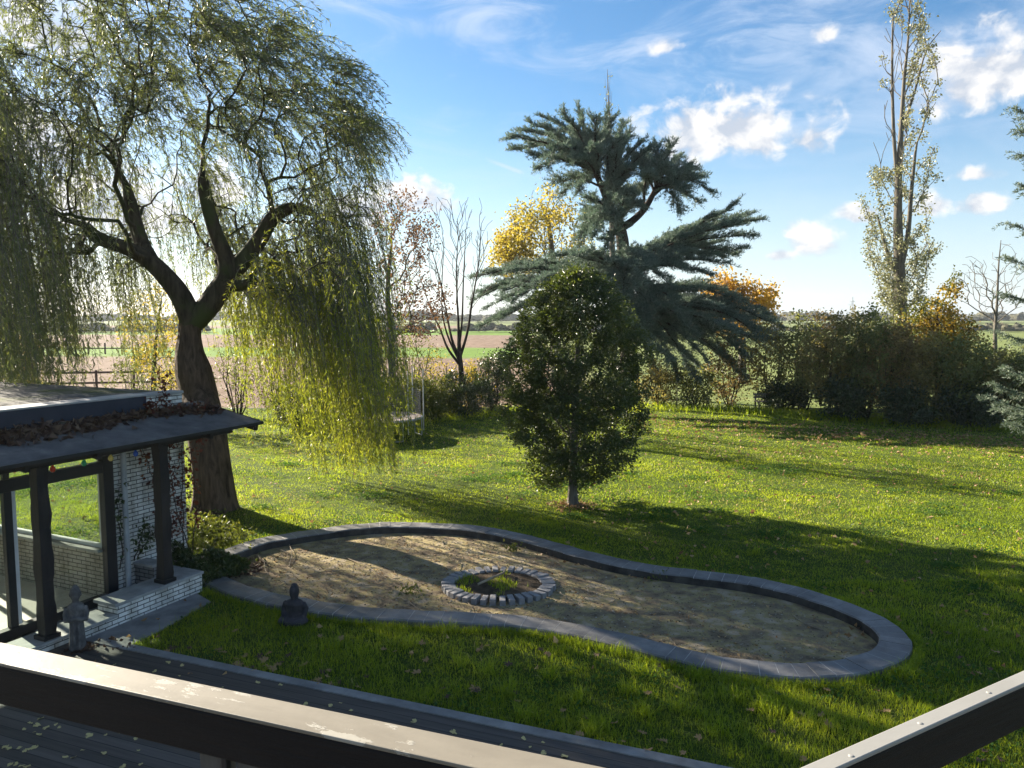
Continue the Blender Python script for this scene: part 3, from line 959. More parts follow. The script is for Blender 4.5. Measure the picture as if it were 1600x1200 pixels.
sp = on(122, 1017, .03)
st = empty("statue", sp, R(20), "weathered grey stone figure with a topknot standing by the low white wall", "statue")
organic("figure", [
    lambda m: m.lathe([(.02, 0), (.125, .0), (.13, .05), (.118, .2), (.108, .36), (.104, .46), (.112, .54), (.128, .60), (.115, .655), (.06, .685), (.045, .71), (.02, .72)], 22, 1.0, .78),
    lambda m: m.lathe([(.01, .68), (.045, .69), (.052, .72), (.072, .75), (.084, .80), (.082, .85), (.064, .89), (.02, .908)], 18, .92, 1.0),
    lambda m: m.lathe([(.005, .875), (.040, .885), (.044, .905), (.034, .928), (.005, .938)], 14),
    lambda m: m.tube([(-.12, 0, .62), (-.15, -.01, .53), (-.145, -.05, .46), (-.07, -.11, .47), (0, -.125, .50)], [.05, .046, .042, .036, .03], 10),
    lambda m: m.tube([(.12, 0, .62), (.15, -.01, .53), (.145, -.05, .46), (.07, -.11, .47), (0, -.125, .50)], [.05, .046, .042, .036, .03], 10),
    lambda m: m.tube([(-.03, -.105, .43), (-.02, -.118, .25), (-.03, -.12, .06)], [.014, .018, .02], 8),
    lambda m: m.tube([(.04, -.10, .43), (.05, -.11, .25), (.045, -.115, .06)], [.014, .018, .02], 8),
    lambda m: m.tube([(-.074, 0, .83), (-.08, 0, .80), (-.076, 0, .77)], [.012, .016, .012], 8),
    lambda m: m.tube([(.074, 0, .83), (.08, 0, .80), (.076, 0, .77)], [.012, .016, .012], 8),
    lambda m: m.tube([(0, -.07, .825), (0, -.088, .80), (0, -.082, .795)], [.008, .014, .01], 8),
], M['statue'], st, .010).scale = (.84, .84, 1.0)
mb = MB(); mb.box((-.16, -.14, -.01), (.16, .14, .02)); mb.build("plinth", M['statue'], st, bevel=.008)

sp = on(461, 972, .01)
st2 = empty("statue", sp, R(-10), "small dark stone seated figure on the grass against the pool coping", "statue")
organic("figure", [
    lambda m: m.lathe([(.02, 0), (.17, .0), (.18, .05), (.15, .11), (.125, .17), (.135, .24), (.15, .29), (.12, .335), (.06, .36), (.05, .39), (.02, .40)], 22, 1.0, .72),
    lambda m: m.lathe([(.01, .36), (.05, .37), (.062, .40), (.074, .44), (.076, .49), (.066, .535), (.045, .56), (.015, .57)], 18, .95, 1.0),
    lambda m: m.lathe([(.01, .545), (.05, .55), (.052, .575), (.03, .60), (.005, .605)], 12),
    lambda m: m.tube([(-.13, 0, .30), (-.17, .02, .22), (-.165, -.03, .13), (-.09, -.13, .09), (0, -.15, .085)], [.05, .046, .042, .036, .03], 10),
    lambda m: m.tube([(.13, 0, .30), (.17, .02, .22), (.165, -.03, .13), (.09, -.13, .09), (0, -.15, .085)], [.05, .046, .042, .036, .03], 10),
    lambda m: m.tube([(-.18, -.02, .05), (-.15, -.14, .05), (-.02, -.19, .05), (.08, -.15, .05)], [.055, .06, .05, .035], 10),
    lambda m: m.tube([(.18, -.02, .05), (.15, -.14, .05), (.02, -.18, .06), (-.08, -.15, .06)], [.055, .06, .05, .035], 10),
], M['statue_dark'], st2, .011)

# ------------------------------------------------------------------ balcony railing
RZ = 3.95
PF = on(0, 1003, RZ); PG = on(700, 1148, RZ)          # far edge of the handrail
QF = on(0, 1034.7, RZ); QG = on(700, 1192, RZ)
d1 = (PG - PF) / np.linalg.norm(PG - PF)
SF = on(1250, 1200, RZ); SG = on(1600, 1047.7, RZ)
TF = on(1304.7, 1200, RZ); TG = on(1600, 1071, RZ)
d2 = (SG - SF) / np.linalg.norm(SG - SF)


def isect(p, d, q, e):
    a = np.array([[d[0], -e[0]], [d[1], -e[1]]]); s = np.linalg.solve(a, (q - p)[:2]); return p + d * s[0]


def pd(p, q, d):
    v = (p - q)[:2]; return abs(v[0] * d[1] - v[1] * d[0])


w1 = .5 * (pd(QF, PF, d1) + pd(QG, PF, d1)); w2 = .5 * (pd(TF, SF, d2) + pd(TG, SF, d2))
print("rail", PF, d1, w1, pd(QF, PF, d1), pd(QG, PF, d1), "|", SF, d2, w2)
n1v = np.array([d1[1], -d1[0], 0]); n1v *= -1 if n1v @ (CAM - PF) * 1 < 0 else 1
n2v = np.array([d2[1], -d2[0], 0]); n2v *= -1 if n2v @ (CAM - SF) * 1 < 0 else 1
kf = isect(PF, d1, SF, d2); kn = isect(PF + n1v * w1, d1, SF + n2v * w2, d2)
TH1 = .085; TH2 = .075
a0 = PF - d1 * 2.2
b0 = SG + d2 * 2.0
rail = empty("balcony_railing", (kf[0], kf[1], H - 1.65), 0, "balcony railing with weathered cream topped black rails close to the camera", "railing")
ro = np.array([kf[0], kf[1], H - 1.65])


def railpart(name, P4, z0, z1, mat, parent=rail, bevel=0.004):
    mb = MB(); mb.prism([(p - ro)[:2] for p in P4], z0 - ro[2], z1 - ro[2])
    o = mb.build(name, mat, parent, bevel=bevel)
    return o


def aligned(name, P, d, nn, length, width, z0, z1, mat, bevel=.004):
    """a straight timber: local x along it"""
    th = math.atan2(d[1], d[0]); mb = MB()
    s = 1 if (np.cross(np.array([d[0], d[1], 0]), np.array([nn[0], nn[1], 0]))[2]) > 0 else -1
    lo, hi = (0, width) if s > 0 else (-width, 0)
    mb.box((0, lo, z0 - ro[2]), (length, hi, z1 - ro[2]))
    o = mb.build(name, mat, rail, bevel=bevel)
    o.location = (P[0] - ro[0], P[1] - ro[1], 0); o.rotation_euler = (0, 0, th)
    return o


l1 = (kf - a0) @ d1; l2 = (b0 - kf) @ d2
o = aligned("handrail", a0, d1, n1v, l1 - .02, w1, RZ - .007, RZ, M['rail_top'], .002); o["label"] = "handrail with flaking cream paint"
aligned("rail_beam", a0 + n1v * .004, d1, n1v, l1 - .03, w1 - .006, RZ - TH1, RZ - .0075, M['rail_side'])
o = aligned("handrail", kf + d2 * .02, d2, n2v, l2, w2, RZ - .006, RZ + .001, M['rail_new'], .002); o["label"] = "handrail with smooth cream paint"
aligned("rail_beam", kf + d2 * .03 + n2v * .004, d2, n2v, l2 - .02, w2 - .006, RZ - TH2 - .01, RZ - .0065, M['rail_side'])
for px_, py_ in ((1438, 1131), (1545, 1083), (1330, 1182)):
    p = on(px_, py_, RZ); mb = MB(); mb.lathe([(.001, -.002), (.0045, -.002), (.0045, .001), (.003, .002), (.001, .002)], 12)
    o = mb.build("screw", M['rail_new'], rail, smooth=True); o.location = tuple(p - ro)
# paired posts below the left rail
for xa, xb in ((305, 353), (382, 430)):
    y_ = 1003 + .2075 * xa + 40
    pa = on(xa, 1185, RZ - .10); pb = on(xb, 1185, RZ - .10)
    s = ((pa + pb) / 2 - PF) @ d1; wd = abs((pb - pa) @ d1)
    aligned("post", PF + d1 * (s - wd / 2) + n1v * .012, d1, n1v, wd, w1 - .03, H - 1.63, RZ - TH1 - .001, M['post_wood'])
s = (on(378, 1170, RZ - .1) - PF) @ d1
aligned("bracket", PF + d1 * s + n1v * (w1 - .02), d1, n1v, .012, .012, RZ - TH1 - .06, RZ - TH1 - .001, M['frame'], .002)
mid = kf + n1v * .03 - d1 * .10
aligned("post", mid - d1 * .06, d1, n1v, .06, w1 - .03, H - 1.63, RZ - TH1 - .001, M['post_wood'])
aligned("post", kf + d2 * (l2 - .6) + n2v * .01, d2, n2v, .06, w2 - .02, H - 1.63, RZ - TH2 - .012, M['post_wood'])
# balcony floor the railing stands on
q = [a0 - n1v * .02, kf, b0 - n2v * .02, b0 + n2v * 2.5, kf + np.array([0, -3.0, 0]), a0 + n1v * 3.0]
mb = MB(); mb.prism([p[:2] for p in q][::-1], H - 1.78, H - 1.635)
kind(mb.build("balcony_floor", M['deck']), "structure", "plank floor of the balcony", "floor")

# ------------------------------------------------------------------ trees: growth
def grow(base, parent, attr, step=.35, bf=.3, jit=.05, sag=0.0, max_from=None):
    """join attractor points to a given skeleton, short paths preferred; returns nodes, parents"""
    P = [np.asarray(p, float) for p in base]; par = list(parent)
    plen = []
    for i, p in enumerate(P): plen.append(0 if par[i] < 0 else plen[par[i]] + np.linalg.norm(p - P[par[i]]))
    cap = len(P) + int(sum(1 for _ in attr) * 60)
    arr = np.zeros((cap, 3)); pl = np.zeros(cap); ok = np.ones(cap, bool)
    nN = len(P); arr[:nN] = P; pl[:nN] = plen
    if max_from is not None: ok[:max_from] = False
    d0 = np.linalg.norm(attr - arr[0], axis=1)
    for a in attr[np.argsort(d0)]:
        d = np.linalg.norm(arr[:nN] - a, axis=1)
        c = d + bf * pl[:nN] + np.where(ok[:nN], 0, 50)
        j = int(np.argmin(c)); dist = d[j]
        k = max(1, int(math.ceil(dist / step)))
        if nN + k >= cap: break
        s0 = arr[j].copy(); pj = par[j]
        # leave along the parent's direction a little
        tv = (s0 - arr[pj]) if pj >= 0 else (a - s0)
        tv = tv / (np.linalg.norm(tv) + 1e-9) * dist * .35
        prev = j
        for q in range(1, k + 1):
            t = q / k
            pt = s0 * (1 - t) + a * t + tv * t * (1 - t) * 1.2
            pt = pt + np.array([0, 0, sag * dist * t * (1 - t)])
            if q < k: pt = pt + rng.normal(0, jit * min(1, dist), 3)
            arr[nN] = pt; par.append(prev); pl[nN] = pl[prev] + np.linalg.norm(pt - arr[prev])
            prev = nN; nN += 1
    return arr[:nN].copy(), np.array(par)


def radii(P, par, tip=.008, ex=2.3, fixed=None):
    n = len(P); acc = np.zeros(n); ch = np.zeros(n, int)
    for i in range(n):
        if par[i] >= 0: ch[par[i]] += 1
    for i in range(n - 1, -1, -1):
        if ch[i] == 0: acc[i] = tip ** ex
        if par[i] >= 0: acc[par[i]] += acc[i]
    r = acc ** (1 / ex)
    if fixed is not None:
        k = len(fixed); r[:k] = fixed
        for i in range(k, n):
            r[i] = min(r[i], r[par[i]] * .93 if par[i] < k else r[par[i]])
    return r, ch


def wood(P, par, r, sides=lambda rad: 10 if rad > .12 else (7 if rad > .04 else 4), skip=0, rmin=0.0, rmax=9.0):
    """tubes along the main lines; nodes below 'skip' belong to another part"""
    n = len(P); kids = [[] for _ in range(n)]
    for i in range(n):
        if par[i] >= 0: kids[par[i]].append(i)
    main = [max(k, key=lambda q: r[q]) if k else -1 for k in kids]
    mb = MB(); cnt = 0
    for i in range(n):
        p = par[i]
        if i < skip: continue
        if p >= 0 and main[p] == i and p >= skip: continue
        ch = [i]
        while main[ch[-1]] >= 0: ch.append(main[ch[-1]])
        pts = P[ch]; rr = r[ch]
        if p >= 0:
            pts = np.vstack([P[p], pts]); rr = np.concatenate([[min(r[p], rr[0] * 1.35)], rr])
        if len(pts) < 2: continue
        if rr.max() < rmin: continue
        mb.tube(pts, rr, sides(rr[0] if len(rr) < 2 else rr[1]), cap=True); cnt += 1
    return mb


def densify(ch, n=5):
    """smooth a short list of (point, radius)"""
    pts = np.array([p for p, _ in ch]); rr = np.array([q for _, q in ch])
    S_ = spline(pts, n, closed=False)
    rs = np.interp(np.linspace(0, len(pts) - 1, len(S_)), np.arange(len(pts)), rr)
    return S_, rs


def gnarled(pts, rad, n=22, amp=.08, seed=0, flare=0.0):
    """trunk surface with ribs and burrs"""
    rg = np.random.default_rng(seed)
    m = len(pts); a = np.arange(n) * 2 * pi / n
    T = np.gradient(pts, axis=0); T /= np.linalg.norm(T, axis=1)[:, None]
    x = np.array([1.0, 0, 0]); V = []
    ph = rg.random(6) * 6.28
    Ls = np.concatenate([[0], np.cumsum(np.linalg.norm(np.diff(pts, axis=0), axis=1))])
    for i in range(m):
        sd = x - T[i] * (x @ T[i]); sd /= np.linalg.norm(sd); u = np.cross(T[i], sd)
        rib = 1 + amp * (np.sin(5 * a + ph[0] + Ls[i] * .7) * .5 + np.sin(8 * a + ph[1] - Ls[i] * .5) * .35 + np.sin(13 * a + ph[2] + Ls[i] * 1.4) * .25 + np.sin(3 * a + ph[3] + Ls[i] * 2.6) * .5)
        rr = rad[i] * rib
        if flare: rr = rr * (1 + flare * math.exp(-Ls[i] / .28) * (1 + .4 * np.sin(5 * a + ph[4])))
        V.append(pts[i] + np.cos(a)[:, None] * sd * rr[:, None] + np.sin(a)[:, None] * u * rr[:, None])
    V = np.array(V).reshape(-1, 3)
    i = np.arange(m - 1)[:, None] * n; j = np.arange(n)[None]; k = (j + 1) % n
    F = np.stack([i + j, i + k, i + n + k, i + n + j], -1).reshape(-1, 4)
    mb = MB(); mb.add(V, F); mb.add(V[-n:], [list(range(n))])
    return mb


def child_of(o, p, keep):
    o.parent = p; o.location = tuple(-np.asarray(keep, float))   # geometry was built in world coordinates
    return o


def leaf_at(mb, P, outward, L, Wd, up=.2, spread=.8, fold=.18):
    D = rng.normal(size=(len(P), 3)) * spread + outward + np.array([0, 0, up])
    mb.leaves(P, D, L * (.7 + .6 * rng.random(len(P))), Wd * (.7 + .6 * rng.random(len(P))), fold)


# ------------------------------------------------------------------ the weeping willow
WY = 18.7
wb = on(335, 797, 0); wb[2] = 0
willow = empty("weeping_willow", wb, 0, "huge weeping willow with a thick leaning trunk and hanging yellowing curtains of leaves", "tree")


def wp(x, y, dy=0.0): return at(x, y, WY + dy)


s0 = wb[1] - WY
tr_ch = [(wb + np.array([0, 0, -.1]), .47), (wp(334, 770, s0), .46), (wp(329, 725, s0), .43), (wp(322, 670, s0 * .8), .43), (wp(312, 620, 0), .44), (wp(302, 580, 0), .42), (wp(297, 552, 0), .33), (wp(297, 525, 0), .26), (wp(299, 497, 0), .26)]
tp, trr = densify(tr_ch, 6)
mb = gnarled(tp, trr, 28, .07, 3, .28)
trunk = child_of(mb.build("trunk", M['bark_willow'], None, smooth=True), willow, wb)
limbs = {
    'a': [(wp(299, 505), .27), (wp(284, 466, -.1), .25), (wp(262, 435, -.2), .225), (wp(234, 408, -.3), .20), (wp(203, 390, -.5), .17), (wp(168, 378, -.6), .15), (wp(148, 368, -.7), .145), (wp(133, 352, -.8), .10)],
    'b': [(wp(240, 412, -.3), .17), (wp(222, 380, -.1), .17), (wp(210, 345, 0), .16), (wp(203, 315, .1), .145), (wp(198, 292, .2), .09)],
    'c': [(wp(300, 505), .27), (wp(322, 482, .1), .27), (wp(342, 456, .2), .27), (wp(357, 430, .2), .25), (wp(351, 398, .1), .19), (wp(338, 368, -.1), .165), (wp(326, 330, -.2), .155), (wp(319, 295, -.2), .15), (wp(316, 276, -.2), .10)],
    'd': [(wp(355, 432, .2), .22), (wp(384, 402, .4), .205), (wp(407, 372, .5), .19), (wp(424, 343, .6), .175), (wp(448, 327, .6), .15), (wp(470, 326, .6), .13), (wp(487, 333, .6), .09)],
    'e': [(wp(350, 445, .2), .18), (wp(378, 446, -.1), .13), (wp(398, 438, -.3), .10)],
}
skel = []; spar = []; srad = []
for kx, ch in limbs.items():
    pts, rr = densify(ch, 4)
    mb = gnarled(pts, rr, 14, .07, ord(kx))
    child_of(mb.build("limb", M['bark_branch'] if kx != 'a' else M['bark_branch'], None, smooth=True), willow, wb)
    for i in range(len(pts)):
        skel.append(pts[i]); spar.append(len(skel) - 2 if i else -1); srad.append(rr[i])
skel = np.array(skel)
# attach limb roots to the nearest other node so that path lengths exist (first is the root)
spar = [p if p >= 0 or i == 0 else 0 for i, p in enumerate(spar)]
WC = wp(285, 330, 0)


def crown_pts(n, c, rx, ry, rz, rmin=.45, zmin=-.1, pw=.6, rg=rng, sq=2.0):
    out = []
    while len(out) < n:
        v = rg.normal(size=3); v /= np.linalg.norm(v)
        v /= (np.abs(v) ** sq).sum() ** (1 / sq)
        r = rmin + (1 - rmin) * rg.random() ** pw
        v = v * r
        if v[2] < zmin: continue
        out.append(c + v * np.array([rx, ry, rz]))
    return np.array(out)


att = np.concatenate([crown_pts(760, WC, 4.55, 4.7, 5.1, .40, -.12, .5, sq=2.9),
                      np.array([at(rng.uniform(332, 545), rng.uniform(385, 470), WY + rng.uniform(-3.2, 2.5)) for _ in range(95)]),
                      np.array([at(c_ + rng.normal(0, 5), rng.uniform(345, 430), WY + rng.uniform(-2.2, 2.8)) for c_ in (88, 130, 192, 205, 216) for _ in range(9)]),
                      np.array([at(rng.uniform(-80, 40), rng.uniform(60, 455), WY + rng.uniform(-3.0, 2.5)) for _ in range(95)])])
dz = np.linalg.norm(att - wp(285, 330, -4.2), axis=1)
att = att[~((dz < 3.1) & (att[:, 2] < WC[2] + 2.6))]          # the near side is thin: limbs show through
P, par = grow(skel, spar, att, .32, .35, .07, .18)
r, ch = radii(P, par, .010, 2.15, srad)
mb = wood(P, par, r, skip=len(skel))
child_of(mb.build("branches", M['bark_branch'], None, smooth=True), willow, wb)

# hanging shoots
free = np.where((r < .045) & (np.arange(len(P)) >= len(skel)))[0]


def bottom_px(px):
    """how low the shoots hang over each part of the tree, as picture height for the depth they hang at"""
    b = np.interp(px, [-80, 40, 70, 90, 110, 140, 160, 205, 235, 262, 330, 352, 380, 430, 520, 590, 620, 650, 700],
                  [655, 650, 560, 640, 480, 640, 500, 640, 610, 430, 520, 640, 710, 735, 745, 735, 690, 640, 600])
    return b


leafT = ([], [], []); leafL = ([], [], []); tw = MB(); twl = MB()
nS = 0
core = free[rng.integers(0, len(free), 15000)]
for idx in core:
    p = P[idx].copy()
    out = p - WC; hz = math.hypot(out[0] / 5.2, out[1] / 4.7); up = out[2] / 5.0
    px_, py_ = to_px(p)
    if hz < .30 and up < .62: continue
    low = bottom_px(px_ + rng.normal(0, 10))
    near = p[1] < WY - 1.6
    clump = .5 + .5 * math.sin(px_ * .115 + 1.0) * math.sin(p[1] * 1.7 + px_ * .02)
    if px_ > 585 and py_ > 330 or px_ > 560 and 235 < py_ <= 330 and rng.random() < .8: continue
    if up > .15 and px_ > 50 and rng.random() < .25: continue
    if px_ > 552 and py_ > 330: continue
    colw = max(math.exp(-((px_ - c_) / w__) ** 2) for c_, w__ in ((-10, 44), (46, 14), (88, 9), (130, 9), (196, 12), (216, 10)))
    if near and 95 < px_ < 325 and py_ > 215 and colw < .6 and rng.random() < .86: continue
    if 95 < px_ < 325 and py_ > 285 and colw < .5 and rng.random() < .62: continue
    if 345 < px_ < 600 and 215 < py_ < 400 and rng.random() < .45: continue
    if px_ < 262 and py_ > 240 and rng.random() > .06 + .9 * colw: continue
    if rng.random() > .22 + .78 * clump ** 1.3: continue
    # length: outer low shoots hang far, crown shoots are short
    if hz > .5 and up < .22:
        zl = H - (low - 495) / 1200 * p[1]
        ln = max(.8, (p[2] - zl) * 1.08) * (rng.random() ** .33)
        if not (px_ > 328 or px_ < 262): ln = min(ln, 2.0)
        ln = min(ln, 7.2)
    else:
        ln = .5 + 1.1 * rng.random()
        if up < .5: ln += .9 * rng.random()
    nst = max(4, int(ln / .16))
    o2 = np.array([out[0], out[1], 0]); o2 /= np.linalg.norm(o2) + 1e-6
    v = o2 * (.55 if up > .3 else .25) + np.array([.18 if up > .3 else .0, 0, .30]) + rng.normal(0, .25, 3)
    pts = [p]; st_ = ln / nst
    for q in range(nst):
        v = v * .72 + np.array([.055, -.02, -.34 if up < .4 else -.22]) + rng.normal(0, .07, 3)
        if up > .35: v = v + np.array([.055, 0, .02])
        v /= np.linalg.norm(v) + 1e-9
        pts.append(pts[-1] + v * st_)
    pts = np.array(pts)
    if pts[-1][2] < .55: pts = pts[pts[:, 2] > .55]
    if len(pts) < 3: continue
    # keep off the roof
    loc = pts - AX; lx = loc @ an; ly = loc @ aa
    bad = (lx > -5.4) & (lx < 1.3) & (ly < .9) & (pts[:, 2] < 3.4)
    if bad.any(): pts = pts[:int(np.argmax(bad))]
    if len(pts) < 3: continue
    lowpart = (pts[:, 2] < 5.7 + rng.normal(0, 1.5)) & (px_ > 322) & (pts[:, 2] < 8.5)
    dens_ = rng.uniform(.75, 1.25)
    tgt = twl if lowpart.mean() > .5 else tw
    tgt.tube(pts, np.linspace(.007, .003, len(pts)), 3, cap=False)
    nl = int(ln * 19 * dens_) + 7
    t = np.sort(rng.random(nl)) * (len(pts) - 1)
    i0 = np.minimum(t.astype(int), len(pts) - 2); f = (t - i0)[:, None]
    LP = pts[i0] * (1 - f) + pts[i0 + 1] * f
    LD = (pts[i0 + 1] - pts[i0]); LD /= np.linalg.norm(LD, axis=1)[:, None] + 1e-9
    LD = LD * .75 + rng.normal(0, .5, LD.shape) + np.array([.06, 0, -.15])
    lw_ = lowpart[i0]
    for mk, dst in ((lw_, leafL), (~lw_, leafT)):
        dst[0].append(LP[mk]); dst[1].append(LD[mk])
    nS += 1
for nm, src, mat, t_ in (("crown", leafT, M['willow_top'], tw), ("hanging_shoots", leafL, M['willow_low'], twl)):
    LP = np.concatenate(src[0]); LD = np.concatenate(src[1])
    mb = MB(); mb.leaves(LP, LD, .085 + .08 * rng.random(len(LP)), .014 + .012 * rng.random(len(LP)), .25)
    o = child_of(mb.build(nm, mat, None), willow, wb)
    t2 = t_.build("twigs", M['bark_grey'], None); t2.parent = o
    print("willow", nm, len(LP), "strands", nS)

# ------------------------------------------------------------------ holly
hb = on(895, 790, 0); hb[2] = 0
holly = empty("holly_tree", hb, 0, "dense dark evergreen tree with glossy leaves standing alone on the lawn beyond the pool", "tree")
hy = hb[1]


def hp(x, y, dy=0): return at(x, y, hy + dy)


tch = [(hb + np.array([0, 0, -.05]), .125), (hp(895, 760), .105), (hp(896, 725), .10), (hp(897, 690), .095), (hp(899, 640), .08), (hp(900, 580), .06), (hp(905, 510), .035), (hp(906, 450), .012)]
tp, trr = densify(tch, 5)
child_of(gnarled(tp, trr, 14, .05, 5, .35).build("trunk", M['bark_grey'], None, smooth=True), holly, hb)
# egg-shaped crown, radius by height (picture rows)
rows = [428, 445, 470, 500, 540, 590, 640, 690, 725, 750, 775]
hw = [14, 48, 76, 96, 109, 115, 114, 104, 88, 58, 22]
hc = [905, 905, 905, 903, 900, 898, 900, 902, 900, 890, 872]
att = []
while len(att) < 620:
    y = rng.uniform(430, 768)
    w_ = np.interp(y, rows, hw); c_ = np.interp(y, rows, hc)
    a = rng.random() * 6.28; q = (.15 + .85 * rng.random() ** .6)
    lump = 1 + .10 * math.sin(3 * a + y * .05) + .09 * math.sin(7 * a - y * .09)
    x = c_ + w_ * q * lump * cos(a); dy = w_ * .0152 * q * lump * sin(a)
    if y > 690 and rng.random() < .30 + .5 * (y - 690) / 80: continue
    att.append(hp(x, y, dy))
att = np.array(att)
P, par = grow(tp, list(range(-1, len(tp) - 1)), att, .22, .5, .05, -.05, max_from=8)
r, ch = radii(P, par, .005, 2.2, trr)
child_of(wood(P, par, r, skip=len(tp), sides=lambda q: 5).build("branches", M['bark_grey'], None, smooth=True), holly, hb)
tips = np.where(r[len(tp):] < .013)[0] + len(tp)
src = P[tips[rng.integers(0, len(tips), 10500)]] + rng.normal(0, .08, (10500, 3))
rep = 7
LP = np.repeat(src, rep, 0) + rng.normal(0, .05, (len(src) * rep, 3))
axis = tp[np.clip(np.searchsorted(tp[:, 2], LP[:, 2]), 0, len(tp) - 1)]
ow = LP - axis; ow /= np.linalg.norm(ow, axis=1)[:, None] + 1e-6
mb = MB(); leaf_at(mb, LP, ow * .7, .072, .042, -.05, .6, .22)
child_of(mb.build("crown", M['holly'], None), holly, hb)
mb = MB(); k_ = 500; a = rng.random(k_) * 6.28; q = .12 + .5 * rng.random(k_) ** 1.6
LP = np.stack([hb[0] + q * np.cos(a), hb[1] + q * np.sin(a) * .8, .03 + .03 * rng.random(k_)], 1)
mb.leaves(LP, rng.normal(size=(k_, 3)) * np.array([1, 1, .3]), .06, .035, .2)
kind(mb.build("leaf_litter", M['dryleaf']), "stuff", "pale dry leaves round the foot of the holly", "leaf litter")


# ------------------------------------------------------------------ conifers
def needles(mb, pts, n_tw, tw_len, blade, width, up=.25, flat=.35, start=.18, dens=16, droop=.12, rep=3):
    """flat sprays of short needle tufts along a limb"""
    m = len(pts); LPs = []; LDs = []; twm = []
    seg = np.linalg.norm(np.diff(pts, axis=0), axis=1); Ls = np.concatenate([[0], np.cumsum(seg)]); tot = Ls[-1]
    for k in range(n_tw):
        s = (start + (1 - start) * rng.random() ** .85) * tot
        i = min(np.searchsorted(Ls, s), m - 1); i = max(i, 1)
        f = (s - Ls[i - 1]) / (seg[i - 1] + 1e-9)
        p = pts[i - 1] * (1 - f) + pts[i] * f
        d = (pts[i] - pts[i - 1]) / (seg[i - 1] + 1e-9)
        side = np.cross(d, [0, 0, 1.0]); side /= np.linalg.norm(side) + 1e-9
        v = d * rng.uniform(.6, 1.3) + side * rng.choice([-1, 1]) * rng.uniform(.15, .9) + np.array([0, 0, rng.normal(up * .5, flat)])
        v /= np.linalg.norm(v)
        ln = tw_len * (1 - .55 * s / tot) * rng.uniform(.5, 1.25)
        q = max(3, int(ln * dens))
        t = np.linspace(.1, 1, q)[:, None]
        tp_ = p + v * ln * t + np.array([0, 0, -droop * ln]) * t ** 2
        twm.append(np.vstack([p, tp_]))
        LPs.append(np.repeat(tp_, rep, 0)); vv = np.repeat(v[None], q * rep, 0)
        LDs.append(vv * .55 + rng.normal(0, .55, (q * rep, 3)) + np.array([0, 0, up]))
    LP = np.concatenate(LPs); LD = np.concatenate(LDs)
    mb.leaves(LP, LD, blade * (.7 + .6 * rng.random(len(LP))), width * (.7 + .6 * rng.random(len(LP))), .15)
    return twm


CY = 41.0
cb = on(985, 629, 0); cb[2] = 0
cedar = empty("blue_cedar", cb, 0, "tall ragged blue grey cedar with flat tiers of boughs behind the dark round tree", "tree")


def cp_(x, y, dy=0): return at(x, y, CY + dy)


ct = [(cb + np.array([0, 0, -.1]), .55), (cp_(984, 580), .5), (cp_(980, 500), .42), (cp_(976, 430), .36), (cp_(972, 375), .32), (cp_(966, 345), .28)]
tp, trr = densify(ct, 4)
child_of(gnarled(tp, trr, 14, .05, 8, .2).build("trunk", M['bark_dark'], None, smooth=True), cedar, cb)
forks = [[(cp_(968, 350), .26), (cp_(955, 328, .2), .24), (cp_(944, 300, .3), .19), (cp_(930, 268, .4), .15), (cp_(915, 235, .4), .10), (cp_(900, 205, .3), .05)],
         [(cp_(972, 356), .2), (cp_(992, 342, -.3), .19), (cp_(1010, 322, -.5), .16), (cp_(1026, 292, -.6), .12), (cp_(1040, 262, -.6), .06)]]
fk = []
for f in forks:
    pts, rr = densify(f, 4); fk.append(pts)
    child_of(gnarled(pts, rr, 10, .05, 9).build("limb", M['bark_dark'], None, smooth=True), cedar, cb)
# boughs: start and tip on the picture, depth of the tip
B_ = []
up_l, up_r = (942, 298), (1018, 308)
for (tx, ty, dy) in [(985, 205, 1), (1000, 225, -1), (1012, 240, 2), (975, 195, 2.5), (965, 235, -2), (990, 262, -2.5), (1000, 300, 2), (960, 290, -2), (1015, 228, -1.5), (945, 178, 1)]:
    B_.append((950 + rng.uniform(-10, 40), 310, tx, ty, dy))
for (tx, ty, dy) in [(792, 214, -1), (800, 232, 1.5), (822, 192, 0), (838, 262, -2), (850, 182, 2), (862, 285, 1), (882, 178, -1.5), (905, 172, 1), (930, 182, -2), (955, 190, .5), (975, 215, -1),
                     (815, 205, 3), (860, 240, -3), (880, 200, 3.4), (870, 215, -1), (900, 250, -3), (905, 300, -1), (830, 245, .5), (905, 205, -.5), (930, 230, -3), (940, 210, 2), (880, 300, 2)]:
    B_.append((up_l[0] - rng.uniform(0, 30), up_l[1] - rng.uniform(0, 55), tx, ty, dy))
for (tx, ty, dy) in [(1050, 226, -1), (1085, 262, .5), (1108, 296, -.5), (1100, 275, 2), (1078, 300, -2), (1062, 248, 1.5), (1035, 262, -2.5), (1090, 318, 1), (1020, 250, 2), (1060, 330, -1.5), (1000, 255, -1), (1030, 225, 0), (1010, 275, -3),
                     (1070, 275, -1), (1045, 290, 2.5), (990, 240, 1)]:
    B_.append((up_r[0] + rng.uniform(-10, 15), up_r[1] - rng.uniform(0, 30), tx, ty, dy))
for (tx, ty, dy) in [(1188, 342, 0), (1170, 336, 1.5), (1150, 322, -1), (1176, 365, -1.5), (1160, 392, .5), (1140, 412, -1), (1120, 356, 2), (1110, 430, -2), (1130, 380, 3), (1085, 395, -3), (1148, 352, -3), (1165, 350, 3), (1100, 370, 0),
                     (1125, 340, 1), (1150, 400, 2.5), (1060, 420, -3.5), (1128, 400, 0)]:
    B_.append((978, 412 + rng.uniform(-10, 30), tx, ty, dy))
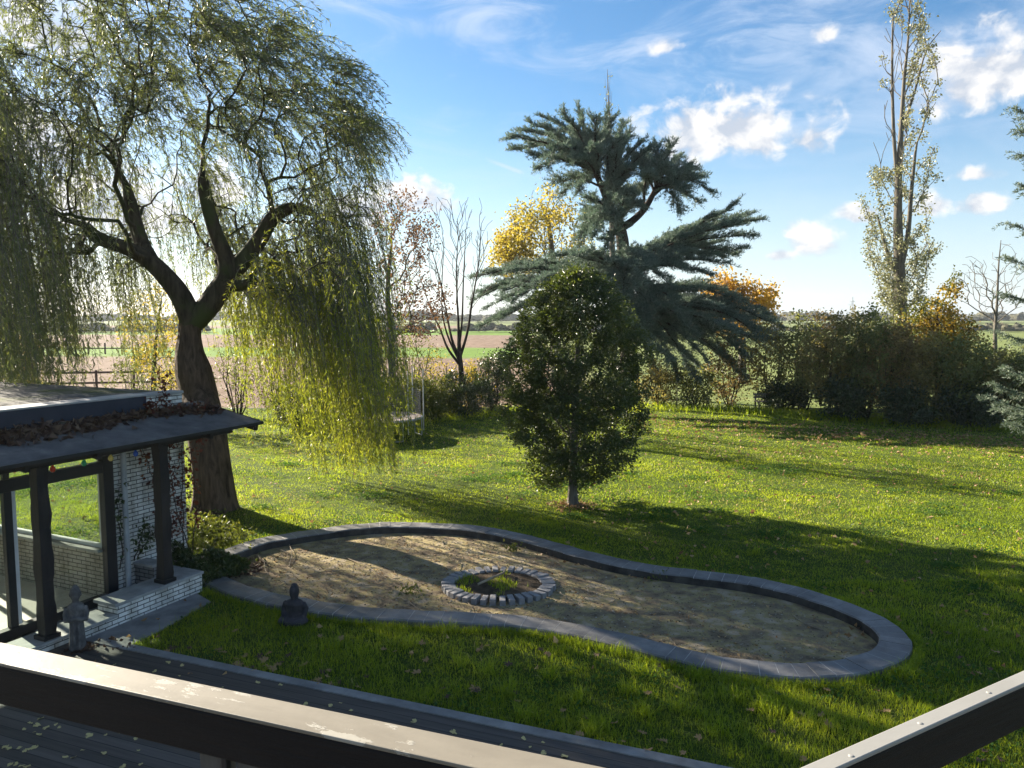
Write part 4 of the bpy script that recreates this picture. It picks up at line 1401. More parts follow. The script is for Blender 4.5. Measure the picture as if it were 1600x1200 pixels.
for (tx, ty, dy) in [(742, 432, 0), (752, 452, -1.5), (765, 480, 1), (738, 470, -.5), (795, 422, -2), (815, 412, 1), (780, 500, -2), (860, 400, -3), (770, 430, 3), (755, 505, 0), (800, 470, -3.5), (840, 440, -4), (830, 500, 3), (880, 440, -4.5), (810, 520, -1),
                     (785, 455, -2.5), (850, 470, 1), (905, 400, -4), (890, 410, 1), (800, 540, 2)]:
    B_.append((978, 440 + rng.uniform(-15, 35), tx, ty, dy))
for (tx, ty, dy) in [(1222, 512, 0), (1205, 535, -1.5), (1190, 560, .5), (1175, 500, 1.5), (1150, 580, -1), (1120, 480, -2), (1100, 560, -3), (1210, 500, 2), (1180, 530, -3), (1080, 520, -4), (1060, 590, -2), (1130, 545, 3), (1090, 460, -3), (1165, 555, -2.5),
                     (1040, 560, -4.5), (1010, 540, -5), (1030, 600, -1), (1050, 450, -2), (1010, 470, -3), (1120, 450, 1), (1225, 530, 1), (1215, 545, -1), (1160, 590, -2), (1155, 475, 0), (1110, 600, 0), (1060, 480, -4.5), (1200, 555, 2.5), (1140, 520, -4), (1000, 500, -5), (960, 520, -5), (930, 560, -4), (1180, 515, 0), (1100, 520, -1.5), (1135, 560, 1.5), (1070, 555, 0), (1085, 590, -3)]:
    B_.append((982, 492 + rng.uniform(-25, 45), tx, ty, dy))
for (tx, ty, dy) in [(985, 300, -2.5), (1002, 318, -1.5), (970, 312, -3), (958, 340, -3.2), (1010, 288, 1.5), (985, 325, 1), (935, 330, -3), (915, 345, -2), (920, 330, 1), (908, 365, -1), (930, 365, -3.5), (915, 305, -3), (945, 395, -3), (905, 385, -2)]:
    B_.append((952 + rng.uniform(-8, 8), 335 + rng.uniform(-15, 40), tx, ty, dy))
for (tx, ty, dy) in [(960, 410, -4), (990, 425, -4.5), (1020, 415, -4), (1000, 450, -5), (950, 440, -4.5), (1040, 445, -4), (975, 470, -5), (1025, 480, -4.5), (1050, 400, -3), (1030, 390, -2), (1010, 500, -5), (980, 500, -5), (1000, 400, -3), (1055, 370, -1), (1085, 375, 1.5)]:
    B_.append((975, 400 + rng.uniform(-8, 50), tx, ty, dy))
fol = MB(); bw_ = MB()
woodp = np.concatenate(fk + [tp[6:]])
for (sx, sy, tx, ty, dy) in B_:
    a = cp_(sx, sy, 0); c = cp_(tx, ty, dy)
    a = woodp[np.argmin(np.linalg.norm(woodp - a, axis=1))].copy()
    k = 9; t = np.linspace(0, 1, k)[:, None]
    L_ = np.linalg.norm(c - a)
    pts = a * (1 - t) + c * t + np.array([0, 0, 1]) * (.16 * L_ * np.sin(t * pi) * (.7 if sy < 400 else (.5 if sy < 470 else 1.1))) + rng.normal(0, .07, (k, 3)) * t
    bw_.tube(pts, np.linspace(.035 + .014 * L_, .012, k), 5)
    tws = needles(fol, pts, int(17 + L_ * 13), 1.1, .185, .030, .45, .27, .14, 11, .10, 6)
    for w_ in tws[::4]: bw_.tube(w_[[0, len(w_) // 2, -1]], [.018, .013, .006], 3, cap=False)
child_of(bw_.build("boughs", M['bark_dark'], None), cedar, cb)
child_of(fol.build("crown", M['cedar'], None), cedar, cb)

# spruce at the right edge
SYs = 21.0
sb = at(1762, 700, SYs); sb[2] = 0
spruce = empty("blue_spruce", sb, 0, "pale blue green spruce whose drooping boughs reach in at the right edge", "tree")
tp = np.array([sb + np.array([0, 0, z]) for z in np.linspace(-.1, 13.5, 14)])
child_of(gnarled(tp, np.linspace(.28, .03, 14), 12, .05, 12, .3).build("trunk", M['bark_dark'], None, smooth=True), spruce, sb)
fol = MB(); bw_ = MB()
tipl = [(1580, 350, .6), (1590, 240, .4), (1562, 520, .8), (1548, 620, -.9), (1586, 170, -.5), (1597, 205, .6), (1588, 287, .2), (1572, 402, -.3), (1574, 460, .5), (1570, 574, -.6), (1556, 602, .2), (1566, 640, .8), (1582, 662, -.4)]
for (tx, ty, dy) in tipl:
    c = at(tx, ty, SYs + dy); B_len = math.hypot(c[0] - sb[0], c[1] - sb[1])
    a = sb + np.array([0, 0, c[2] + .30 * B_len])
    tipl_k = 12; t = np.linspace(0, 1, tipl_k)[:, None]
    pts = a * (1 - t) + c * t + np.array([0, 0, -1]) * .22 * B_len * np.sin(t * pi)
    bw_.tube(pts, np.linspace(.05, .008, tipl_k), 5)
    needles(fol, pts, 75, .8, .10, .022, .12, .14, .25, 20, .35)
for k in range(44):
    z = .8 + 12 * (k / 44); L_ = (13.8 - z) * .22 + .3; a_ = k * 2.4
    if cos(a_) < -.2: continue
    a = sb + np.array([0, 0, z + .15 * L_]); c = sb + np.array([L_ * cos(a_), L_ * sin(a_), z - .15 * L_])
    t = np.linspace(0, 1, 8)[:, None]; pts = a * (1 - t) + c * t - np.array([0, 0, 1]) * .15 * L_ * np.sin(t * pi)
    bw_.tube(pts, np.linspace(.04, .008, 8), 4); needles(fol, pts, 12, .7, .12, .03, .1, .12, .2, 12, .3)
child_of(bw_.build("boughs", M['bark_dark'], None), spruce, sb)
child_of(fol.build("crown", M['spruce'], None), spruce, sb)


# ------------------------------------------------------------------ broadleaved trees round the garden
def decid(name, label, Y, trunk, att, leaf=None, nleaf=0, lsize=(.1, .06), bark='bark_dark', tip=.01, bf=.4, step=.5, jit=.05, sag=0.0, clump=.18, stems=None, cat="tree", group=None, leafsel=None, ex=2.2, off=.0):
    """trunk: picture points (x, y, radius[, dy]); att: attractor points in the world"""
    ch = [(at(x, y, Y + (o_[0] if o_ else 0)), r_) for x, y, r_, *o_ in trunk]
    base = ch[0][0].copy(); base[2] = max(-.1, base[2])
    tp, trr = densify(ch, 4)
    root = empty(name, (base[0], base[1], 0), 0, label, cat, group); keep = np.array([base[0], base[1], 0])
    sk = list(tp); pr = list(range(-1, len(tp) - 1)); rr = list(trr)
    for s_ in (stems or []):
        c2 = [(at(x, y, Y + (o_[0] if o_ else 0)), r_) for x, y, r_, *o_ in s_]
        p2, r2 = densify(c2, 4)
        j = int(np.argmin(np.linalg.norm(np.array(sk[:len(tp)]) - p2[0], axis=1)))
        for i in range(len(p2)):
            sk.append(p2[i]); pr.append(len(sk) - 2 if i else j); rr.append(r2[i])
    P, par = grow(sk, pr, att, step, bf, jit, sag, max_from=min(6, len(tp) // 2))
    r, _ = radii(P, par, tip, ex, rr)
    child_of(wood(P, par, r).build("trunk", M[bark], None, smooth=True), root, keep)
    if nleaf:
        tips = np.where(r < tip * 2.6)[0]; tips = tips[tips >= len(sk)]
        if leafsel is not None:
            w_ = np.array([leafsel(*to_px(P[i]), P[i]) for i in tips]); tips = tips[rng.random(len(tips)) < w_]
        src = P[tips[rng.integers(0, len(tips), nleaf)]] + rng.normal(0, clump, (nleaf, 3))
        mb = MB(); leaf_at(mb, src, np.array([0, 0, -.1]), lsize[0], lsize[1], -.1, .9)
        child_of(mb.build("crown", leaf, None), root, keep)
    return root


def ell(n, x, y, rx, ry, Y, ryy=None, rmin=.2, pw=.5, zmin=-1):
    c = at(x, y, Y); k = Y / 1200
    return crown_pts(n, c, rx * k, (ryy or rx * k), ry * k, rmin, zmin, pw)


# Lombardy poplar
def poplar_att(n, x0, ytop, ybot, Y, wf):
    out = []
    for _ in range(n):
        y = rng.uniform(ytop, ybot); w_ = wf(y); a = rng.random() * 6.28; q = rng.random() ** .6
        out.append(at(x0(y) + w_ * q * cos(a), y, Y + w_ * q * sin(a) * Y / 1200))
    return np.array(out)


PY = 55.0
pw_ = lambda y: np.interp(y, [-30, 20, 60, 110, 170, 240, 300, 360, 430, 490], [14, 34, 48, 50, 44, 56, 64, 66, 58, 44])
pc_ = lambda y: np.interp(y, [-30, 60, 120, 200, 300, 400, 490], [1420, 1424, 1424, 1412, 1410, 1406, 1405])
def psel(x, y, p):
    if y > 400: return .9
    if x > 1412 and y > 170: return .6
    if x < 1395 and y > 265: return .9
    if y < 150 and x > 1420: return .35
    return .08
decid("poplar_tree", "tall narrow poplar with thin pale leaves rising above the hedgerow on the right", PY,
      [(1406, 600, .58), (1406, 540, .52), (1406, 480, .46), (1405, 420, .38), (1403, 340, .29), (1405, 260, .21), (1409, 190, .16), (1413, 120, .11), (1419, 60, .07), (1423, -50, .02)],
      np.concatenate([poplar_att(230, pc_, -60, 480, PY, pw_), poplar_att(70, pc_, -60, 160, PY, pw_)]), M['poplar'], 10500, (.17, .13), 'bark_grey', .020, .8, .7, .05, -.25, .20,
      stems=[[(1405, 430, .2), (1418, 370, .17), (1424, 300, .13), (1430, 240, .09)], [(1404, 300, .15), (1397, 220, .12), (1394, 120, .09), (1395, 30, .05)], [(1408, 210, .1), (1430, 140, .08), (1447, 80, .05), (1470, 48, .02)],
             [(1405, 440, .15), (1385, 390, .12), (1372, 340, .07)]], leafsel=psel)
# the far poplar whose bare tip shows above the cedar
PY2 = 70.0
decid("poplar_tree", "bare tip of a distant poplar poking up behind the top of the cedar", PY2,
      [(958, 570, .4), (957, 400, .26), (955, 300, .16), (954, 220, .10), (951, 160, .055), (949, 108, .015)],
      poplar_att(60, lambda y: 955 if y > 150 else 951, 108, 420, PY2, lambda y: np.interp(y, [105, 150, 230, 420], [4, 11, 20, 32])), M['poplar'], 420, (.18, .14), 'bark_grey', .010, 1.0, .8, .04, 0, .2)
# yellow tree behind the cedar
decid("maple_tree", "yellow autumn tree showing above the lower left boughs of the cedar", 52.0,
      [(868, 590, .42), (868, 520, .36), (866, 450, .3), (862, 390, .2), (856, 340, .1)],
      np.concatenate([ell(230, 852, 370, 78, 66, 52, None, .3), ell(80, 800, 400, 34, 36, 52, None, .2), ell(40, 850, 320, 40, 24, 52, None, .3)]), M['yellow'], 6500, (.20, .14), 'bark_grey', .014, .5, .6, .05, .05, .30,
      leafsel=lambda x, y, p: .95 if (x < 835 and y > 330) else (.45 if x < 880 and y > 335 else .25))
# bare many-stemmed tree
decid("bare_tree", "bare dark tree fanning out in many upright stems left of the cedar", 36.0,
      [(722, 600, 0.144), (720, 575, 0.130), (718, 555, 0.115), (717, 530, 0.086), (716, 500, 0.054), (714, 460, 0.040), (713, 420, 0.029), (716, 370, 0.014)],
      np.concatenate([poplar_att(150, lambda y: 712, 306, 450, 36, lambda y: np.interp(y, [306, 360, 440], [44, 66, 66])), poplar_att(18, lambda y: 748, 320, 440, 36, lambda y: 22)]), None, 0, bark='bark_dark', tip=.0085, bf=.8, step=.45, jit=.045, sag=-.12, ex=2.4,
      stems=[[(718, 560, 0.079), (706, 530, 0.061), (698, 490, 0.043), (688, 440, 0.032), (676, 395, 0.014)], [(718, 560, 0.079), (730, 520, 0.061), (738, 470, 0.043), (748, 410, 0.029), (752, 350, 0.013)],
             [(720, 572, 0.072), (700, 545, 0.058), (688, 515, 0.040), (672, 480, 0.025), (656, 430, 0.011)], [(717, 545, 0.065), (722, 500, 0.047), (724, 440, 0.032), (728, 360, 0.013)], [(718, 565, 0.058), (698, 520, 0.043), (690, 470, 0.029), (694, 380, 0.012)]])
# copper-leaved tree next to the willow
decid("beech_tree", "thin tree with sparse copper leaves between the willow and the bare tree", 34.0,
      [(612, 610, .2), (612, 560, .17), (608, 500, .13), (606, 440, .09), (612, 380, .05)],
      np.concatenate([ell(120, 632, 375, 54, 80, 34, None, .3), ell(110, 655, 480, 55, 50, 34, None, .3)]), M['copper'], 3400, (.12, .08), 'bark_grey', .011, .5, .5, .06, .1, .16)
# slender yellow bush-trees along the left hedge
decid("hazel_tree", "yellow green thin tree seen through the hanging left shoots of the willow", 33.0,
      [(238, 640, .12), (240, 590, .1), (243, 540, .07), (250, 480, .04)],
      ell(90, 250, 525, 55, 85, 33, None, .25), M['yellow'], 2600, (.10, .07), 'bark_dark', .008, .4, .4, .06, .1, .16)
decid("orange_bush", "small orange leaved tree at the far left behind the willow shoots", 38.0,
      [(44, 620, .1), (44, 580, .07), (45, 540, .04)], ell(36, 44, 545, 14, 34, 38, None, .2), M['orange'], 900, (.11, .08), 'bark_dark', .008, .4, .4, .06, .1, .14)
# orange tree behind the right boughs of the cedar
decid("maple_tree", "orange tree glowing behind the right hand boughs of the cedar", 54.0,
      [(1160, 600, .3), (1160, 540, .25), (1160, 490, .16), (1160, 450, .08)], np.concatenate([ell(130, 1158, 478, 58, 42, 54, None, .25), ell(30, 1120, 450, 30, 30, 54, None, .25)]), M['orange'], 4600, (.22, .17), 'bark_grey', .014, .5, .6, .05, .05, .28,
      leafsel=lambda x, y, p: .9 if y < 480 else .45)
decid("maple_tree", "tree turning orange and yellow in the hedgerow right of the tall poplar", 40.0,
      [(1468, 640, .2), (1468, 580, .17), (1466, 530, .12), (1464, 490, .06)], np.concatenate([ell(120, 1465, 515, 52, 50, 40, None, .25), ell(12, 1488, 455, 12, 26, 40, None, .3)]), M['mixed'], 4600, (.16, .12), 'bark_dark', .011, .5, .5, .05, .05, .2)
decid("bare_tree", "slim bare tree with thin grey branches near the right edge", 44.0,
      [(1557, 650, .17), (1556, 580, .13), (1555, 520, .10), (1558, 470, .07), (1560, 420, .045), (1564, 375, .015)],
      np.concatenate([ell(150, 1552, 440, 56, 66, 44, None, .2), ell(30, 1522, 430, 26, 26, 44, None, .3)]), None, 0, bark='bark_grey', tip=.011, bf=.5, step=.5, jit=.04, sag=0)


# ------------------------------------------------------------------ hedgerow shrubs
def shrub(name, label, px_, basey, wpx, toppx, leaf, nleaf, lsize, seed, cat="shrub", group=None, nst=7, natt=90, dens_low=1.0, bark='bark_dark', clump=.16, depth=1.0, rmin=.35):
    base = on(px_, basey, 0); Y = base[1]; base[2] = 0
    k = Y / 1200
    rg = np.random.default_rng(seed)
    root = empty(name, base, 0, label, cat, group)
    topz = H - (toppx - 495) * k
    rx = wpx * k
    sk = [base + np.array([0, 0, -.05])]; pr = [-1]; rr = [.05]
    for s_ in range(nst):
        a = 2 * pi * s_ / nst + rg.random(); q = .1 + .45 * rg.random()
        tipp = base + np.array([rx * q * cos(a), rx * depth * q * sin(a), topz * rg.uniform(.5, .8)])
        b0_ = base + np.array([rx * .25 * q * cos(a), rx * .25 * q * sin(a), 0])
        last = 0
        for t in np.linspace(0, 1, 6):
            p = b0_ * (1 - t) + tipp * t + rg.normal(0, .05, 3) * (t > 0) + np.array([rx * .1 * math.sin(t * 3) * cos(a), 0, 0])
            sk.append(p); pr.append(last); rr.append(.035 * (1 - .6 * t)); last = len(sk) - 1
    att = []
    while len(att) < natt:
        v = rg.normal(size=3); v /= np.linalg.norm(v); v *= rmin + (1 - rmin) * rg.random() ** .5
        z = topz * .52 + v[2] * topz * .50
        if z < .1: continue
        lump = 1 + .18 * math.sin(4 * math.atan2(v[1], v[0]) + seed + z)
        att.append(base + np.array([v[0] * rx * lump, v[1] * rx * depth * lump, z + rg.normal(0, .12)]))
    att = np.array(att)
    P, par = grow(sk, pr, att, .35, .4, .06, .05)
    r, _ = radii(P, par, .006, 2.2, rr)
    child_of(wood(P, par, r, sides=lambda q: 4).build("stems", M[bark], None), root, base)
    tips = np.where(r < .02)[0]; tips = tips[tips > 6]
    src = P[tips[rng.integers(0, len(tips), nleaf)]] + rng.normal(0, clump, (nleaf, 3))
    src = src[src[:, 2] > .04]
    mb = MB(); leaf_at(mb, src, np.array([0, 0, 0]), lsize[0], lsize[1], .05, .9)
    child_of(mb.build("foliage", leaf, None), root, base)
    return root


HG = "hedgerow shrubs along the far side of the lawn"
hs_ = [  # px, base y, half width px, top px, leaf, n, label
    (1030, 634, 34, 560, 'shrub', 1500, "low brown green shrub under the cedar, just right of the dark round tree"),
    (1085, 636, 40, 575, 'shrub', 1700, "low loose shrub under the lowest right boughs of the cedar"),
    (1140, 634, 44, 520, 'shrub', 1500, "open twiggy shrub behind the bench with the meadow showing through"),
    (1205, 636, 42, 500, 'shrub', 1500, "open leafy shrub right of the bench with thin pale stems"),
    (1255, 641, 46, 492, 'shrub', 2600, "tall rounded hedgerow shrub below the distant pylon"),
    (1305, 650, 50, 488, 'shrub', 3400, "brown green hedgerow shrub left of the tall poplar"),
    (1352, 655, 50, 492, 'shrub', 3400, "dense twiggy hedgerow shrub in front of the poplar trunk"),
    (1400, 658, 48, 500, 'shrub', 3400, "dense hedgerow shrub directly right of the poplar trunk"),
    (1450, 661, 48, 520, 'shrub', 3200, "dark hedgerow shrub below the orange and yellow tree"),
    (1500, 664, 46, 530, 'shrub', 3200, "hedgerow shrub between the orange tree and the slim bare tree"),
    (1552, 666, 48, 548, 'shrub', 3000, "hedgerow shrub at the foot of the slim bare tree"),
    (1604, 668, 48, 560, 'shrub', 2600, "hedgerow shrub behind the spruce boughs at the right edge"),
    (1225, 640, 36, 590, 'shrub_dark', 2200, "low dark evergreen bush right beside the bench"),
    (1420, 664, 46, 600, 'shrub_dark', 2600, "low dark evergreen bush at the hedgerow foot below the poplar"),
    (1520, 669, 46, 606, 'shrub_dark', 2400, "low dark evergreen bush at the hedgerow foot near the right edge"),
    (1320, 656, 44, 598, 'shrub_dark', 2000, "low dark tangled bush at the hedgerow foot left of the poplar"),
]
for q, (x, y, w_, t_, lf, nl, lab) in enumerate(hs_):
    lf2 = lf if lf != 'shrub' else ('shrub', 'shrub_green', 'shrub_rust', 'shrub', 'shrub_green')[q % 5]
    shrub("hedge_shrub", lab, x, y, w_, t_ + (0, -6, 8, 3, -4)[q % 5], M[lf2], int(nl * 1.35), (.135, .09), 100 + q, group=HG, natt=110 if lf == 'shrub' else 70, nst=9 if lf == 'shrub' else 6)
for q, (x, t_, lab) in enumerate([(1282, 490, "tall brownish shrub in the hedgerow's back row left of the far pylon"), (1330, 484, "tall brownish shrub in the back row between pylon and poplar"), (1378, 486, "brownish shrub in the back row directly behind the poplar trunk"),
                               (1432, 500, "brownish shrub in the back row between poplar and orange tree"), (1505, 520, "brownish shrub in the back row just right of the orange tree"), (1580, 545, "brownish shrub in the back row beside the spruce")]):
    shrub("hedge_shrub", lab, x, 632, 46, t_, M[('shrub_rust', 'shrub', 'shrub_green')[q % 3]], 3400, (.14, .095), 150 + q, group=HG, natt=120, nst=9)
for q, (x, by, t_, lf, nl, lab) in enumerate([(372, 652, 520, 'shrub_yellowgreen', 900, "twiggy thin shrub right of the willow trunk behind the curtain"), (440, 655, 505, 'copper', 900, "twiggy brownish shrub behind the left half of the willow curtain"), (512, 652, 500, 'shrub_yellowgreen', 1000, "twiggy shrub behind the thickest part of the willow curtain"),
                                   (585, 648, 490, 'copper', 1000, "tall twiggy brownish shrub behind the trampoline"), (648, 642, 500, 'shrub_yellowgreen', 1100, "loose twiggy shrub between trampoline and bare tree"), (690, 640, 540, 'yellow', 700, "sparse yellowing shrub at the left foot of the bare tree")]):
    shrub("twiggy_shrub", lab, x, by, 44, t_, M[lf], nl, (.11, .07), 260 + q, group="twiggy shrubs screening the field", natt=130, nst=10, rmin=.2)
# left side: hedge behind the trampoline and its neighbours
for q, (x, y, w_, t_, lf, nl, lab) in enumerate([
    (618, 662, 44, 588, 'shrub_yellowgreen', 3400, "clipped green hedge bush behind the trampoline netting"),
    (668, 656, 46, 590, 'shrub_yellowgreen', 4200, "clipped green hedge bush just right of the trampoline"),
    (722, 650, 44, 584, 'shrub_dark', 4000, "dark green rounded bush between the trampoline and the dark round tree"),
    (770, 643, 30, 545, 'shrub_dark', 3400, "tall very dark bush in the corner beside the lowest left cedar boughs"),
    (548, 668, 50, 596, 'shrub_yellowgreen', 3000, "green hedge bush hidden behind the hanging willow curtain"),
    (470, 672, 52, 600, 'shrub_yellowgreen', 2600, "green hedge bush behind the middle of the willow curtain"),
]):
    shrub("hedge_bush", lab, x, y, w_, t_, M[lf], int(nl * 1.6), (.11, .065), 200 + q, group="clipped bushes along the left side of the lawn", natt=120, clump=.14, rmin=.5)
shrub("climbing_vine", "yellow leaved climber over the bushes at the foot of the bare tree", 738, 640, 26, 566, M['yellow'], 1500, (.12, .09), 301, "climber", natt=50)
# shrubs of the field edge seen below the willow on the left
for q, (x, y, w_, t_, lf, nl, lab) in enumerate([
    (215, 640, 42, 545, 'shrub_yellowgreen', 1800, "loose yellow green shrub behind the flat roof left of the willow trunk"),
    (275, 655, 34, 560, 'yellow', 900, "sparse yellow shrub right behind the willow trunk"),
    (28, 640, 40, 540, 'shrub', 2200, "brown green shrub at the far left beyond the flat roof"),
]):
    shrub("field_shrub", lab, x, y, w_, t_, M[lf], nl, (.10, .065), 320 + q, natt=80)

# ivy, ground plants and creeper at the corner of the garden room
ib = A(.45, .25, 0)
ivy = empty("ivy_bush", ib, 0, "tangle of dark ivy at the corner of the white brick wall", "bush")
k_ = 3600
u = rng.random(k_); vv_ = rng.random(k_)
LP = np.stack([A(.02 + .85 * a, -.52 + 1.1 * b_, 0) for a, b_ in zip(u, vv_)])
hh = .18 + .55 * np.clip(1 - u * .95, 0, 1) * (.6 + .4 * np.sin(vv_ * 9)) * np.clip(1.25 - vv_, .2, 1)
LP[:, 2] = hh * rng.random(k_) ** .6 + .02
mb = MB(); leaf_at(mb, LP, np.array([.3, -.2, .1]), .075, .055, .1, .8)
child_of(mb.build("foliage", M['ivy'], None), ivy, ib)
gb_ = on(330, 838, 0)
yp = empty("ground_plants", (gb_[0], gb_[1], 0), 0, "sunlit yellow green low plants between the willow trunk and the pool edge", "plants")
k_ = 2200
LP = np.stack([on(x, y, 0) for x, y in zip(rng.normal(325, 30, k_), rng.normal(838, 16, k_))])
LP[:, 2] = .13 * rng.random(k_) ** 1.5 + .02
mb = MB(); leaf_at(mb, LP, np.array([0, 0, .3]), .085, .055, .2, .8)
child_of(mb.build("foliage", M['shrub_yellowgreen'], None), yp, (gb_[0], gb_[1], 0))


def creeper(label, paths, nleaf, seed, leafmat):
    rg = np.random.default_rng(seed)
    root_p = A(*paths[0][0]); root = empty("wall_creeper", root_p, 0, label, "creeper")
    sm = MB(); LP = []
    for pth in paths:
        pts = spline([A(*p) for p in pth], 6, closed=False) + rg.normal(0, .012, (6 * (len(pth) - 1) + 1, 3))
        sm.tube(pts, np.linspace(.012, .004, len(pts)), 4)
        i = rg.integers(len(pts) // 4, len(pts), nleaf)
        LP.append(pts[i] + rg.normal(0, .055, (nleaf, 3)))
    LP = np.concatenate(LP)
    child_of(sm.build("stems", M['bark_dark'], None), root, root_p)
    mb = MB(); leaf_at(mb, LP, an * .5, .075, .06, -.25, .6)
    child_of(mb.build("foliage", leafmat, None), root, root_p)


creeper("red leaved creeper arching over the white brick wall between downpipe and post", [
    [(.10, -.55, .5), (.10, -.62, 1.1), (.10, -.72, 1.8), (.12, -.95, 2.45), (.14, -1.2, 2.7)],
    [(.10, -.55, .5), (.09, -.45, 1.2), (.10, -.55, 1.9), (.12, -.66, 2.5)]], 150, 5, M['creeper'])
creeper("red leaved creeper climbing the outer corner of the white brick wall", [
    [(.10, -.2, .4), (.08, -.15, 1.2), (.08, -.12, 2.0), (.06, -.1, 2.7)],
    [(.15, -.05, .4), (.12, .10, 1.3), (.10, .05, 2.1), (.25, .22, 2.6)],
    [(.15, -.05, .4), (.14, -.35, 1.3), (.10, -.42, 2.2), (.09, -.36, 2.7)]], 120, 6, M['creeper'])
creeper("spike of red creeper standing above the canopy against the wall top", [
    [(.09, -.38, 2.98), (.05, -.40, 3.2), (.02, -.42, 3.4), (.02, -.40, 3.55)],
    [(.10, -.7, 2.98), (.09, -.75, 3.08), (.08, -.72, 3.2)], [(.10, -.55, 2.97), (.2, -.2, 3.0), (.3, .2, 2.98)]], 70, 7, M['creeper'])
creeper("green ivy shoots climbing beside the downpipe on the white wall", [
    [(.05, -1.38, .55), (.05, -1.36, 1.0), (.05, -1.40, 1.5), (.06, -1.36, 1.9)], [(.06, -1.15, .6), (.05, -1.0, .9), (.05, -.9, 1.2)], [(.06, -1.1, .6), (.06, -.8, .95), (.06, -.5, 1.0)]], 60, 8, M['ivy'])

# ------------------------------------------------------------------ trampoline
tc_ = on(592, 684, 0); tc_ = np.array([tc_[0], tc_[1] + .2, 0])
TR = 1.62; TZ = .76
tramp = empty("trampoline", tc_, 0, "round trampoline with pale steel legs and tall net poles half hidden by the willow curtain", "trampoline")
a = np.linspace(0, 2 * pi, 41)
mb = MB(); mb.tube(np.stack([TR * np.cos(a), TR * np.sin(a), np.full(41, TZ)], 1), .032, 8, cap=False); mb.build("frame", M['steel'], tramp, smooth=True)
mb = MB(); mb.lathe([(.01, TZ - .012), (TR - .14, TZ - .012), (TR - .14, TZ + .0), (.01, TZ + .0)], 40); mb.build("jumping_mat", M['mat_black'], tramp)
mb = MB(); mb.lathe([(TR - .24, TZ + .012), (TR - .03, TZ + .03), (TR - .02, TZ + .044), (TR - .24, TZ + .028)], 40); mb.build("edge_pad", mat_noise("faded_pad", [(.3, (.16, .13, .11)), (.7, (.26, .22, .19))], 5, .8, 4, 0), tramp)
for k in range(4):
    t = pi / 4 + k * pi / 2 - .3
    p1 = np.array([TR * cos(t - .24), TR * sin(t - .24), 0]); p2 = np.array([TR * cos(t + .24), TR * sin(t + .24), 0])
    up = np.array([0, 0, TZ])
    mb = MB(); mb.tube([p1 + up, p1 + up * .06, p1 * .995 + up * .03, p2 * .995 + up * .03, p2 + up * .06, p2 + up], .022, 7); mb.build("leg", M['steel'], tramp, smooth=True)
for k in range(8):
    t = k * pi / 4 + .06
    q = np.array([(TR + .06) * cos(t), (TR + .06) * sin(t), 0])
    mb = MB(); mb.tube([q + np.array([0, 0, .25]), q + np.array([0, 0, 1.5]), q + np.array([0, 0, 2.62])], .022, 7); mb.build("net_pole", M['steel'], tramp, smooth=True)
# sagging remains of the net, real threads
mb = MB()
for k in range(70):
    t = k / 70 * 2 * pi
    if .35 < ((t * 1.3) % 1.7) < .62: continue
    q = np.array([(TR - .05) * cos(t), (TR - .05) * sin(t), 0])
    h = 1.7 + .35 * math.sin(t * 4) ** 2
    mb.tube([q + np.array([0, 0, TZ + .04]), q * (.97 + .03 * math.sin(k)) + np.array([0, 0, 1.3]), q + np.array([0, 0, h])], .006, 3, cap=False)
for z in np.arange(.85, 1.75, .08):
    a = np.linspace(0, 2 * pi, 60)
    mb.tube(np.stack([(TR - .05) * np.cos(a), (TR - .05) * np.sin(a), z + .04 * np.sin(a * 5)], 1), .004, 3, cap=False)
mb.build("net", mat_noise("grey_net", [(.3, (.12, .12, .12)), (.7, (.2, .2, .2))], 5, .8, 2, 0), tramp)

# ------------------------------------------------------------------ bench at the far hedge
bp = on(1198, 640, 0)
bench = empty("garden_bench", (bp[0], bp[1], 0), R(12), "small weathered wooden bench in the shade before the far hedgerow", "bench")
mb = MB()
for i in range(3): mb.box((-.62, -.20 + i * .14, .40), (.62, -.08 + i * .14, .44))
mb.build("seat", M['bench'], bench, bevel=.006)
mb = MB(); mb.box((-.62, .225, .56), (.62, .255, .66)); mb.box((-.62, .225, .70), (.62, .255, .80)); mb.build("backrest", M['bench'], bench, bevel=.006)
for x in (-.52, .52):
    for y in (-.16, .195):
        mb = MB(); mb.box((x - .03, y - .03, -.02), (x + .03, y + .03, .399 if y < 0 else .78)); mb.build("leg", M['bench'], bench)
# pale stakes under the cedar
for px_, by, ty, lab in ((1020, 634, 596, "thin pale upright stake just right of the dark round tree"), (1057, 637, 603, "thin pale stake under the cedar, farther from the dark round tree")):
    p = on(px_, by, 0); h = (by - ty) * p[1] / 1200
    mb = MB(); mb.tube([(0, 0, -.05), (.02, .01, h * .5), (.0, 0, h)], [.035, .03, .026], 7)
    tag(mb.build("garden_stake", M['twig'], loc=(p[0], p[1], 0)), lab, "stake")

